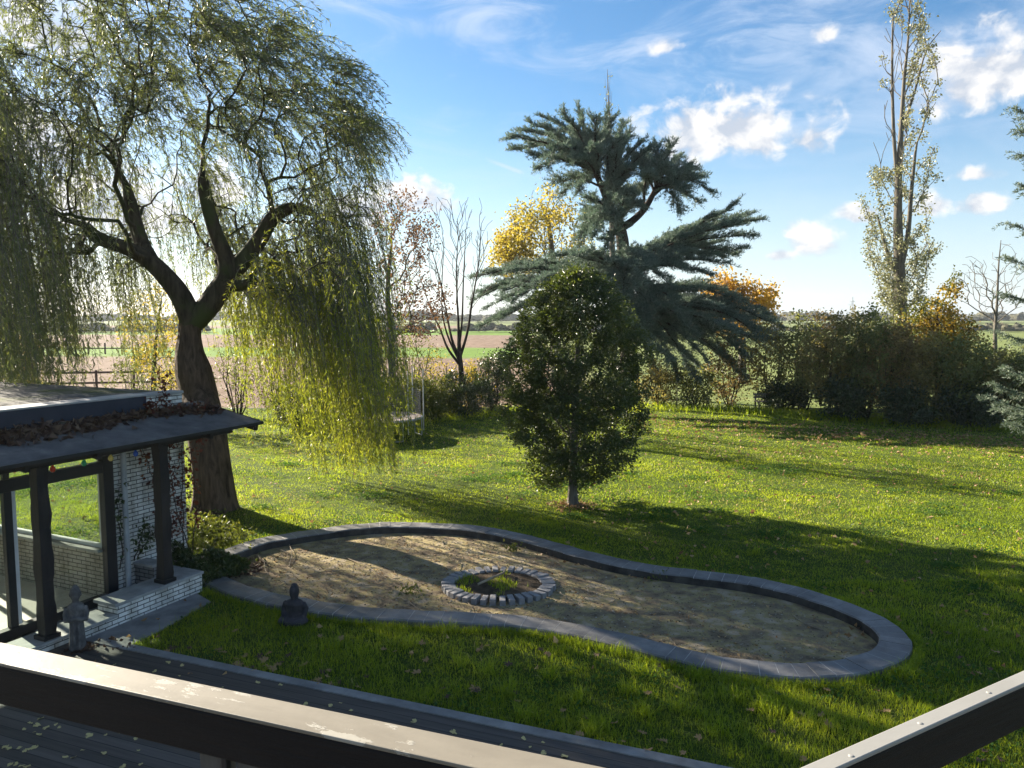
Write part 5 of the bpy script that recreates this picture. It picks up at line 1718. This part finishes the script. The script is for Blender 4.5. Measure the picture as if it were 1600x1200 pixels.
# ------------------------------------------------------------------ field fence on the left, distant wood, pylon
fp0 = at(-40, 618, 45.0); fp1 = at(300, 617, 47.5)
FZ = -.40
fence = empty("field_fence", (fp0[0], fp0[1], FZ), math.atan2(fp1[1] - fp0[1], fp1[0] - fp0[0]), "brown wooden rail fence at the edge of the ploughed field on the left", "fence")
fl = math.hypot(fp1[0] - fp0[0], fp1[1] - fp0[1])
for z in (.95, 1.58):
    mb = MB(); mb.box((0, -.03, z), (fl, .03, z + .13)); mb.build("rail", M['fence'], fence)
for x in np.arange(.3, fl, 2.1):
    mb = MB(); mb.box((x - .06, .032, -.1), (x + .06, .14, 1.78)); mb.build("post", M['fence'], fence)
fq = at(85, 552, 103)
f2 = empty("field_fence", (fq[0], fq[1], FZ), .05, "small dark post and rail fence out in the bright green strip of field", "fence")
mb = MB(); mb.box((0, -.05, .7), (11, .05, .85)); mb.build("rail", M['fence'], f2)
for x in np.arange(0, 11.1, 2.2):
    mb = MB(); mb.box((x - .09, .052, -.1), (x + .09, .2, 1.5)); mb.build("post", M['fence'], f2)

# far woods on the horizon: one mass of rounded crowns
mb = MB()
def lump(mb, c, rx, ry, rz, rg):
    n1, n2 = 7, 10
    th = np.linspace(.05, pi / 2 + .35, n1); ph = np.arange(n2) * 2 * pi / n2
    V = []
    for t in th:
        for p in ph:
            q = 1 + rg.normal(0, .13)
            V.append(c + np.array([rx * math.sin(t) * cos(p) * q, ry * math.sin(t) * sin(p) * q, rz * cos(t) * q]))
    i = np.arange(n1 - 1)[:, None] * n2; j = np.arange(n2)[None]; k = (j + 1) % n2
    F = np.stack([i + j, i + n2 + j, i + n2 + k, i + k], -1).reshape(-1, 4)
    mb.add(V, F); mb.add(V[:n2], [list(range(n2))[::-1]])
rg = np.random.default_rng(44)
for k in range(900):
    Y_ = rg.uniform(560, 760); px_ = rg.uniform(-700, 2300)
    x = (px_ - 800) / 1200 * Y_
    h = 3.6 + 4.2 * (.5 + .5 * math.sin(px_ * .011 + 1) * math.sin(px_ * .031)) + rg.uniform(-1, 1.6)
    lump(mb, np.array([x, Y_, h * .45]), rg.uniform(4, 9), rg.uniform(4, 9), h * .55, rg)
kind(mb.build("far_wood", M['wood_far'], smooth=False), "stuff", "low dark line of woods along the horizon", "woods")
# hedge lines in the fields
mb = MB()
for k in range(360):
    Y_ = 250 + rg.normal(0, 4); px_ = rg.uniform(-500, 2100)
    if 330 < px_ < 560: continue
    x = (px_ - 800) / 1200 * Y_; h = rg.uniform(1.2, 3.2)
    lump(mb, np.array([x, Y_ + x * .05, h * .4 - .4]), rg.uniform(1.5, 3), rg.uniform(1.5, 2.5), h * .6, rg)
kind(mb.build("far_hedge", M['wood_far'], smooth=False), "stuff", "low field hedges in the distance", "hedges")

PYY = 760.0
pb = at(1331, 500, PYY); pb[2] = 0
pyl = empty("power_pylon", pb, R(25), "tiny lattice power pylon on the horizon left of the tall poplar", "pylon")
hp_ = 24.0
mb = MB()
def wdt(z): return np.interp(z, [0, 14, hp_], [2.6, 1.1, .12])
for sx in (-1, 1):
    for sy in (-1, 1): mb.tube([(sx * wdt(z), sy * wdt(z), z) for z in (0, 7, 14, 19, hp_)], .13, 4)
zs = [0, 3.5, 7, 10, 12.5, 15, 17, 19, 21]
for z0, z1 in zip(zs[:-1], zs[1:]):
    for s in (-1, 1):
        mb.tube([(-wdt(z0), s * wdt(z0), z0), (wdt(z1), s * wdt(z1), z1)], .08, 3); mb.tube([(wdt(z0), s * wdt(z0), z0), (-wdt(z1), s * wdt(z1), z1)], .08, 3)
        mb.tube([(s * wdt(z0), -wdt(z0), z0), (s * wdt(z1), wdt(z1), z1)], .08, 3)
mb.build("lattice_tower", M['steel'], pyl)
for z, w_ in ((12.5, 4.6), (16.0, 5.6), (19.5, 3.8)):
    mb = MB(); mb.tube([(-w_, 0, z + .1), (0, 0, z + .7), (w_, 0, z + .1)], .12, 4); mb.tube([(-w_, 0, z), (w_, 0, z)], .12, 4); mb.build("cross_arm", M['steel'], pyl)

# ------------------------------------------------------------------ sticks on the pool bed
spx = [((540, 872), (600, 905)), ((590, 880), (650, 900)), ((430, 858), (445, 880)), ((398, 868), (418, 900)), ((350, 905), (400, 880)), ((452, 886), (452, 850)), ((640, 905), (668, 945)),
       ((600, 900), (632, 936)), ((560, 915), (610, 925)), ((700, 930), (740, 955)), ((480, 900), (540, 893)), ((600, 860), (670, 868)), ((690, 845), (720, 862)), ((440, 842), (470, 838)),
       ((840, 870), (880, 890)), ((905, 880), (940, 900)), ((1240, 962), (1285, 985)), ((560, 880), (588, 868)), ((660, 915), (700, 905)), ((500, 862), (550, 850)), ((720, 880), (690, 900)),
       ((780, 845), (820, 862)), ((950, 945), (985, 940)), ((870, 925), (905, 950)), ((620, 935), (655, 955))]
for k, (p, q) in enumerate(spx):
    a = on(*p, BED_Z); c = on(*q, BED_Z)
    L_ = np.linalg.norm(c - a); nrm = np.array([-(c - a)[1], (c - a)[0], 0]) / (L_ + 1e-9)
    t = np.linspace(0, 1, 7)
    pts = a[None] * (1 - t)[:, None] + c[None] * t[:, None] + nrm * (np.sin(t * pi) * rng.normal(0, .08) * L_ + rng.normal(0, .012, 7))[:, None]
    pts[:, 2] = BED_Z + .012 + .05 * rng.random() * np.sin(t * pi) + .008 * rng.random(7)
    mb = MB(); r0 = rng.uniform(.005, .011); mb.tube(pts - a, np.linspace(r0, r0 * .5, 7), 5)
    if rng.random() < .6:
        i = 3; s_ = pts[i] - a; e_ = s_ + (pts[6] - pts[2]) * .35 + nrm * L_ * rng.choice([-1, 1]) * .16
        mb.tube([s_, (s_ + e_) / 2 + np.array([0, 0, .02]), e_], [r0 * .6, r0 * .5, r0 * .3], 4)
    tag(mb.build("stick", M['twig'], loc=a), "thin dry pale stick lying on the bare pool bed", "stick", "dry sticks scattered on the pool bed")
# flecks of leaf and bark on the bed
P = scatter_bed(1500)
w_ = .35 + .65 * (np.sin(P[:, 0] * 1.7 + 1) * np.sin(P[:, 1] * 2.1) > -.1); P = P[rng.random(len(P)) < w_]
D = rng.normal(size=(len(P), 3)); D[:, 2] *= .3
mb = MB(); mb.leaves(np.c_[P, BED_Z + .012 + .012 * rng.random(len(P))], D, .03 + .07 * rng.random(len(P)) ** 2, .012 + .035 * rng.random(len(P)) ** 2, .2)
kind(mb.build("leaf_litter", M['dryleaf']), "stuff", "bits of leaf and bark scattered over the pool bed", "leaf litter")
P = scatter_bed(420); mb = MB()
for x, y in P:
    a_ = rng.normal(.4, .9); l_ = rng.uniform(.06, .28); q = np.array([math.cos(a_), math.sin(a_), 0]) * l_
    p0 = np.array([x, y, BED_Z + .008]); mb.tube([p0, p0 + q * .5 + np.array([0, 0, .012]) + rng.normal(0, .01, 3), p0 + q + np.array([0, 0, .006])], .003, 3, cap=False)
kind(mb.build("twig_litter", M['twig']), "stuff", "fine broken willow twigs on the pool bed", "twigs")
# small weeds on the bed and against the coping
for (x, y, lab) in ((640, 930, "small yellow green weed in the front middle of the pool bed"), (1030, 905, "small green weed against the far inner coping, right half of the pool"), (800, 862, "dark little weed behind the oval brick ring")):
    p = on(x, y, BED_Z); k_ = 60
    w_ = empty("weed", p, 0, lab, "weed")
    LP = p + rng.normal(0, 1, (k_, 3)) * np.array([.11, .09, .0]); LP[:, 2] += .14 * rng.random(k_)
    mb = MB(); leaf_at(mb, LP, np.array([0, 0, .4]), .07, .035, .3, .7)
    child_of(mb.build("foliage", M['shrub_yellowgreen'], None), w_, p)

# ------------------------------------------------------------------ fallen leaves
def leaf_mesh(name, mat, seed, size, lobes=5, deep=.5):
    rg = np.random.default_rng(seed)
    ang = np.linspace(-2.45, 2.45, lobes * 6 + 1)
    V = [(0, 0, 0)]; rim = []
    for t in ang:
        ph = (t + 2.45) / 4.9 * lobes
        lob = abs(math.sin(ph * pi))
        r_ = (1 - deep + deep * lob ** .7) * (1 - .25 * abs(t) / 2.45) * (1 + rg.normal(0, .04))
        x = r_ * math.sin(t) * .9; y = r_ * cos(t)
        rim.append((x, y, .18 * x * x * rg.uniform(.6, 1.4) + .10 * math.sin(ph * pi * 2) + .12 * y * y * rg.uniform(-.2, 1)))
    V = [(x * size / 2, y * size / 2, z * size / 2 + .004) for x, y, z in V + rim]
    n_ = len(rim)
    mb = MB(); mb.add(V, [(0, i, i + 1) for i in range(1, n_)])
    mb.add([(-.003, -size * .30, .004), (.003, -size * .30, .004), (.002, 0, .004), (-.002, 0, .004)], [(0, 1, 2, 3)])
    o = mb.build(name, mat)
    return o


protos = [leaf_mesh("fallen_leaf", M['dryleaf'], 1, .15), leaf_mesh("fallen_leaf", M['dryleaf'], 2, .12, 7, .35), leaf_mesh("fallen_leaf", M['litter'], 3, .13, 5, .45)]
yproto = [leaf_mesh("fallen_leaf", M['yleaf'], 4, .085, 3, .2), leaf_mesh("fallen_leaf", M['yleaf'], 5, .07, 3, .15)]
used = set()


def drop(o, p, label, group, sc_=1.0):
    c = o if o.name not in used else o.copy()
    if c is not o: C.objects.link(c)
    used.add(o.name)
    c.location = tuple(p); c.rotation_euler = (random.uniform(-.35, .35), random.uniform(-.35, .35), random.uniform(0, 6.28)); c.scale = (sc_,) * 3
    tag(c, label, "leaf", group)


near_pts = [(573, 1057), (660, 1005), (350, 1020), (345, 1040), (530, 1000), (600, 1015), (560, 1075), (650, 1052), (618, 1018), (290, 1035), (310, 1048), (385, 1045), (400, 1050), (410, 1035), (425, 1048), (1215, 1085), (1010, 1085), (905, 1150),
            (1370, 1080), (1290, 1078), (760, 1010), (880, 1110), (700, 1090), (1040, 1160), (960, 1130), (1500, 1030), (1540, 985), (1480, 990), (1555, 1020), (1540, 960), (1495, 910)]
outer_o = offset(outer, -.03)
deck_inv = lambda P: ((P[:, 0] - E0[0]) * math.cos(dth) + (P[:, 1] - E0[1]) * math.sin(dth), -(P[:, 0] - E0[0]) * math.sin(dth) + (P[:, 1] - E0[1]) * math.cos(dth))
k_ = 0
while k_ < 130:
    x = rng.uniform(210, 1600); y = rng.uniform(985, 1195)
    if rng.random() < .4: x = rng.uniform(215, 520); y = 1000 + (x - 215) * .19 + rng.uniform(-10, 40)
    near_pts.append((x, y)); k_ += 1
for (x, y) in near_pts:
    p = on(x, y, .05); q = p[None, :2]
    if in_poly(q, outer_o)[0] or in_poly(q, slab_poly)[0] or deck_inv(q)[1][0] < .1: continue
    drop(protos[int(rng.integers(0, 3))], p + np.array([0, 0, .02 * rng.random()]), "dry brown fallen leaf lying on the shaded grass between terrace and pool", "dry leaves on the near grass", rng.uniform(.6, 1.25))
k_ = 0
while k_ < 120:
    x = rng.uniform(0, 1000); y = rng.uniform(1020, 1200)
    p = on(x, y, .064); u_, v_ = deck_inv(p[None, :2])
    if v_[0] > -.05 or u_[0] < .4: continue
    drop(yproto[int(rng.integers(0, 2))], p, "small pale yellow leaf lying on the dark terrace boards", "yellow leaves on the terrace boards", rng.uniform(.6, 1.2)); k_ += 1

# leaves and flecks over the rest of the lawn
k_ = 3600
Yd = 9 + 27 * rng.random(k_) ** .8; Xd = (rng.random(k_) * 1.45 - .70) * Yd
P = np.stack([Xd, Yd], 1); P = P[~in_poly(P, outer_o)]
w_ = .25 + .75 * (np.sin(P[:, 0] * .5) * np.sin(P[:, 1] * .4 + 1) * .5 + .5) * (P[:, 0] > 1)
P = P[rng.random(len(P)) < w_]
lx = (P - AX[:2]) @ an[:2]; ly = (P - AX[:2]) @ aa[:2]
P = P[~((lx < 1.0) & (ly < .1))]
LP = np.c_[P, .045 + .03 * rng.random(len(P))]
D = rng.normal(size=(len(P), 3)); D[:, 2] *= .35
mb = MB(); mb.leaves(LP, D, .06 + .07 * rng.random(len(P)), .04 + .05 * rng.random(len(P)), .25)
kind(mb.build("leaf_litter", M['dryleaf']), "stuff", "small dry leaves strewn over the lawn", "leaf litter")
# litter gathered along edges: coping ends, slab, pool bed
def edge_litter(pxs, n, sx, sy, z, mat, size=.08):
    out = []
    for (x, y) in pxs: out.append(np.stack([on(a, b_, z) for a, b_ in zip(rng.normal(x, sx, n), rng.normal(y, sy, n))]))
    LP = np.concatenate(out); LP[:, 2] += .03 * rng.random(len(LP))
    D = rng.normal(size=(len(LP), 3)); D[:, 2] *= .4
    mb = MB(); mb.leaves(LP, D, size * (.6 + .8 * rng.random(len(LP))), size * .7 * (.6 + .8 * rng.random(len(LP))), .3)
    return mb
mb = edge_litter([(345, 882), (372, 878), (325, 878), (310, 868), (355, 895), (390, 888)], 110, 16, 7, BED_Z + .01, None)
kind(mb.build("leaf_litter", M['litter']), "stuff", "reddish brown leaves drifted into the left end of the pool", "leaf litter")
mb = edge_litter([(150, 1010), (175, 1005), (140, 1018), (200, 1015), (120, 1022)], 50, 9, 3, .035, None, .07)
kind(mb.build("leaf_litter", M['litter']), "stuff", "reddish leaves round the foot of the standing stone figure", "leaf litter")
mb = edge_litter([(900, 875), (960, 890), (1240, 925), (1290, 940), (1330, 965), (1345, 990), (1000, 900), (860, 860)], 22, 22, 5, BED_Z + .01, None, .07)
kind(mb.build("leaf_litter", M['dryleaf']), "stuff", "pale dry leaves along the far inner edge of the pool", "leaf litter")

# ------------------------------------------------------------------ grass
def fnoise(x, y, s):
    return (np.sin(x * s + 1.3 * np.sin(y * s * .7)) + np.sin(y * s * 1.3 + 2 + 1.1 * np.sin(x * s * .9)) + np.sin((x + y) * s * .6 + 4)) / 3


def lawn_mask(P):
    ok = ~in_poly(P, outer_o)
    u_, v_ = deck_inv(P)
    ok &= ~((v_ < .16) & (u_ < dlen + 1.02) & (u_ > -4))
    ok &= ~in_poly(P, slab_poly)
    lx = (P - AX[:2]) @ an[:2]; ly = (P - AX[:2]) @ aa[:2]
    ok &= ~((lx < .97) & (ly < .02) & (lx > -5))
    ok &= ((P - wb[:2]) ** 2).sum(1) > .62 ** 2
    return ok


gv = MB(); nb_ = 0
for (y0, y1, dens, w_, h_) in ((5.2, 9.0, 2600, .0062, .085), (9.0, 13.0, 1900, .0075, .080), (13.0, 19.0, 1350, .008, .052), (19.0, 27.0, 700, .012, .046), (27.0, 38.0, 330, .019, .046)):
    area = .5 * (y1 * y1 - y0 * y0) * 1.62
    k_ = int(area * dens)
    Yd = np.sqrt(y0 * y0 + rng.random(k_) * (y1 * y1 - y0 * y0)); Xd = (rng.random(k_) * 1.62 - .81) * Yd
    P = np.stack([Xd, Yd], 1); P = P[lawn_mask(P)]
    f = fnoise(P[:, 0], P[:, 1], 2.2); f2 = fnoise(P[:, 0] + 7, P[:, 1], 7.5); f3 = fnoise(P[:, 0], P[:, 1] + 3, .55)
    keep = rng.random(len(P)) < np.clip(.72 + .35 * f2 + .25 * f, .25, 1)
    P, f, f2, f3 = P[keep], f[keep], f2[keep], f3[keep]
    h = h_ * (.55 + .6 * rng.random(len(P))) * (1 + .55 * np.clip(f, 0, 1) + .45 * np.clip(f2, 0, 1) + .25 * f3)
    u_, v_ = deck_inv(P)
    rough_ = (rng.random(len(P)) < .05) & (P[:, 1] < 13)
    h = np.where(rough_, h * 1.9, h)
    z = lawn_z(P[:, 0], P[:, 1]) - .01
    gv.grass(*blades(P, h, w_ * (.7 + .6 * rng.random(len(P))), 1.0, z)); nb_ += len(P)
g = gv.build("grass", M['grass'])
kind(g, "stuff", "short uneven grass of the lawn", "grass")
print("blades", nb_)
# rank grass along the coping, the deck edge and the hedge foot
pts = []
oo = offset(outer, -.06)
for _ in range(9):
    pts.append(oo + rng.normal(0, .05, oo.shape))
    q = (oo + np.roll(oo, -1, 0)) / 2; pts.append(q + rng.normal(0, .06, q.shape))
P = np.concatenate(pts); P = P[lawn_mask(P)]; P = np.repeat(P, 4, 0) + rng.normal(0, .03, (len(P) * 4, 2)); P = P[lawn_mask(P)]
V1 = blades(P, .06 + .10 * rng.random(len(P)), .008 * np.ones(len(P)), 1.0, lawn_z(P[:, 0], P[:, 1]) - .01)
gm = MB(); gm.grass(*V1)
tuft = []
for (x, y, n_) in ((905, 1095, 60), (980, 1085, 70), (860, 1060, 60), (720, 1040, 60), (760, 1055, 60), (640, 1010, 60), (1010, 1120, 80), (930, 1140, 80), (1090, 1065, 60), (1150, 1095, 60), (1200, 1110, 60), (820, 1120, 60),
                   (970, 1025, 70), (1000, 1055, 60), (700, 990, 50), (1120, 1150, 60), (1420, 1060, 50), (1180, 865, 40), (1640 - 100, 905, 50), (790, 1085, 60), (1060, 1110, 60)):
    c = on(x, y, 0)[:2]; tuft.append(c + rng.normal(0, .07, (n_, 2)))
P = np.concatenate(tuft); P = P[lawn_mask(P)]
gm.grass(*blades(P, .14 + .16 * rng.random(len(P)), .009 * np.ones(len(P)), 1.3, lawn_z(P[:, 0], P[:, 1]) - .01))
kd = 9000
xs = rng.uniform(640, 1660, kd); ys = np.interp(xs, [640, 800, 1020, 1300, 1500, 1660], [660, 642, 636, 652, 667, 672]) + rng.normal(0, 3.5, kd)
P = np.stack([on(a, b_, 0)[:2] for a, b_ in zip(xs, ys)])
gm.grass(*blades(P, .12 + .30 * rng.random(len(P)) ** 2, .03 * np.ones(len(P)), 1.0, lawn_z(P[:, 0], P[:, 1]) - .01))
kind(gm.build("rank_grass", M['grass']), "stuff", "longer grass tufts along edges and under the hedge", "grass")

# dry blades through the turf and clover in patches
k_ = 26000
Yd = np.sqrt(30 + rng.random(k_) * (900 - 30)); Xd = (rng.random(k_) * 1.6 - .8) * Yd
P = np.stack([Xd, Yd], 1); P = P[lawn_mask(P)]
P = P[rng.random(len(P)) < np.clip(.25 + .9 * fnoise(P[:, 0] + 11, P[:, 1] * 1.6, .8), .05, 1)]
mb = MB(); mb.grass(*blades(P, .05 + .05 * rng.random(len(P)), .006 + .0006 * P[:, 1], 1.4, lawn_z(P[:, 0], P[:, 1])))
kind(mb.build("dry_grass", M['grass_dry']), "stuff", "straw coloured dry blades through the lawn", "grass")
cl_ = []
for _ in range(150):
    y = math.sqrt(36 + rng.random() * (560 - 36)); x = (rng.random() * 1.5 - .75) * y; n_ = int(rng.integers(60, 200)); r0 = rng.uniform(.12, .38)
    cl_.append(np.array([x, y]) + rng.normal(0, 1, (n_, 2)) * r0 * np.array([1.3, .8]))
P = np.concatenate(cl_); P = P[lawn_mask(P)]
D = rng.normal(size=(len(P), 3)); D[:, 2] *= .35
mb = MB(); mb.leaves(np.c_[P, .05 + .03 * rng.random(len(P))], D, .028 + .022 * rng.random(len(P)) + .0006 * P[:, 1], .026 + .02 * rng.random(len(P)), .15)
kind(mb.build("clover_patches", M['clover']), "stuff", "low broad leaved weeds and clover in the lawn", "weeds")
# leaves drifted along the hedge foot
xs = rng.uniform(1000, 1640, 1100); ys = np.interp(xs, [1000, 1300, 1640], [648, 668, 690]) + np.abs(rng.normal(0, 16, 1100))
P = np.stack([on(a, b_, 0)[:2] for a, b_ in zip(xs, ys)])
D = rng.normal(size=(len(P), 3)); D[:, 2] *= .4
mb = MB(); mb.leaves(np.c_[P, .06 + .03 * rng.random(len(P))], D, .08 + .07 * rng.random(len(P)), .06 + .05 * rng.random(len(P)), .25)
kind(mb.build("leaf_litter", M['dryleaf']), "stuff", "pale leaves drifted on the grass before the far hedgerow", "leaf litter")

# ------------------------------------------------------------------ air
mb = MB(); mb.box((-1600, -80, -1.4), (1600, 1100, 36))
m, t, o = nt("thin_autumn_haze")
v = t.nodes.new('ShaderNodeVolumePrincipled')
v.inputs['Color'].default_value = (.86, .92, 1.0, 1)
v.inputs['Density'].default_value = .00016
v.inputs['Anisotropy'].default_value = .35
t.links.new(v.outputs[0], o.inputs['Volume'])
kind(mb.build("haze", m), "stuff", "thin autumn haze in the air", "haze")
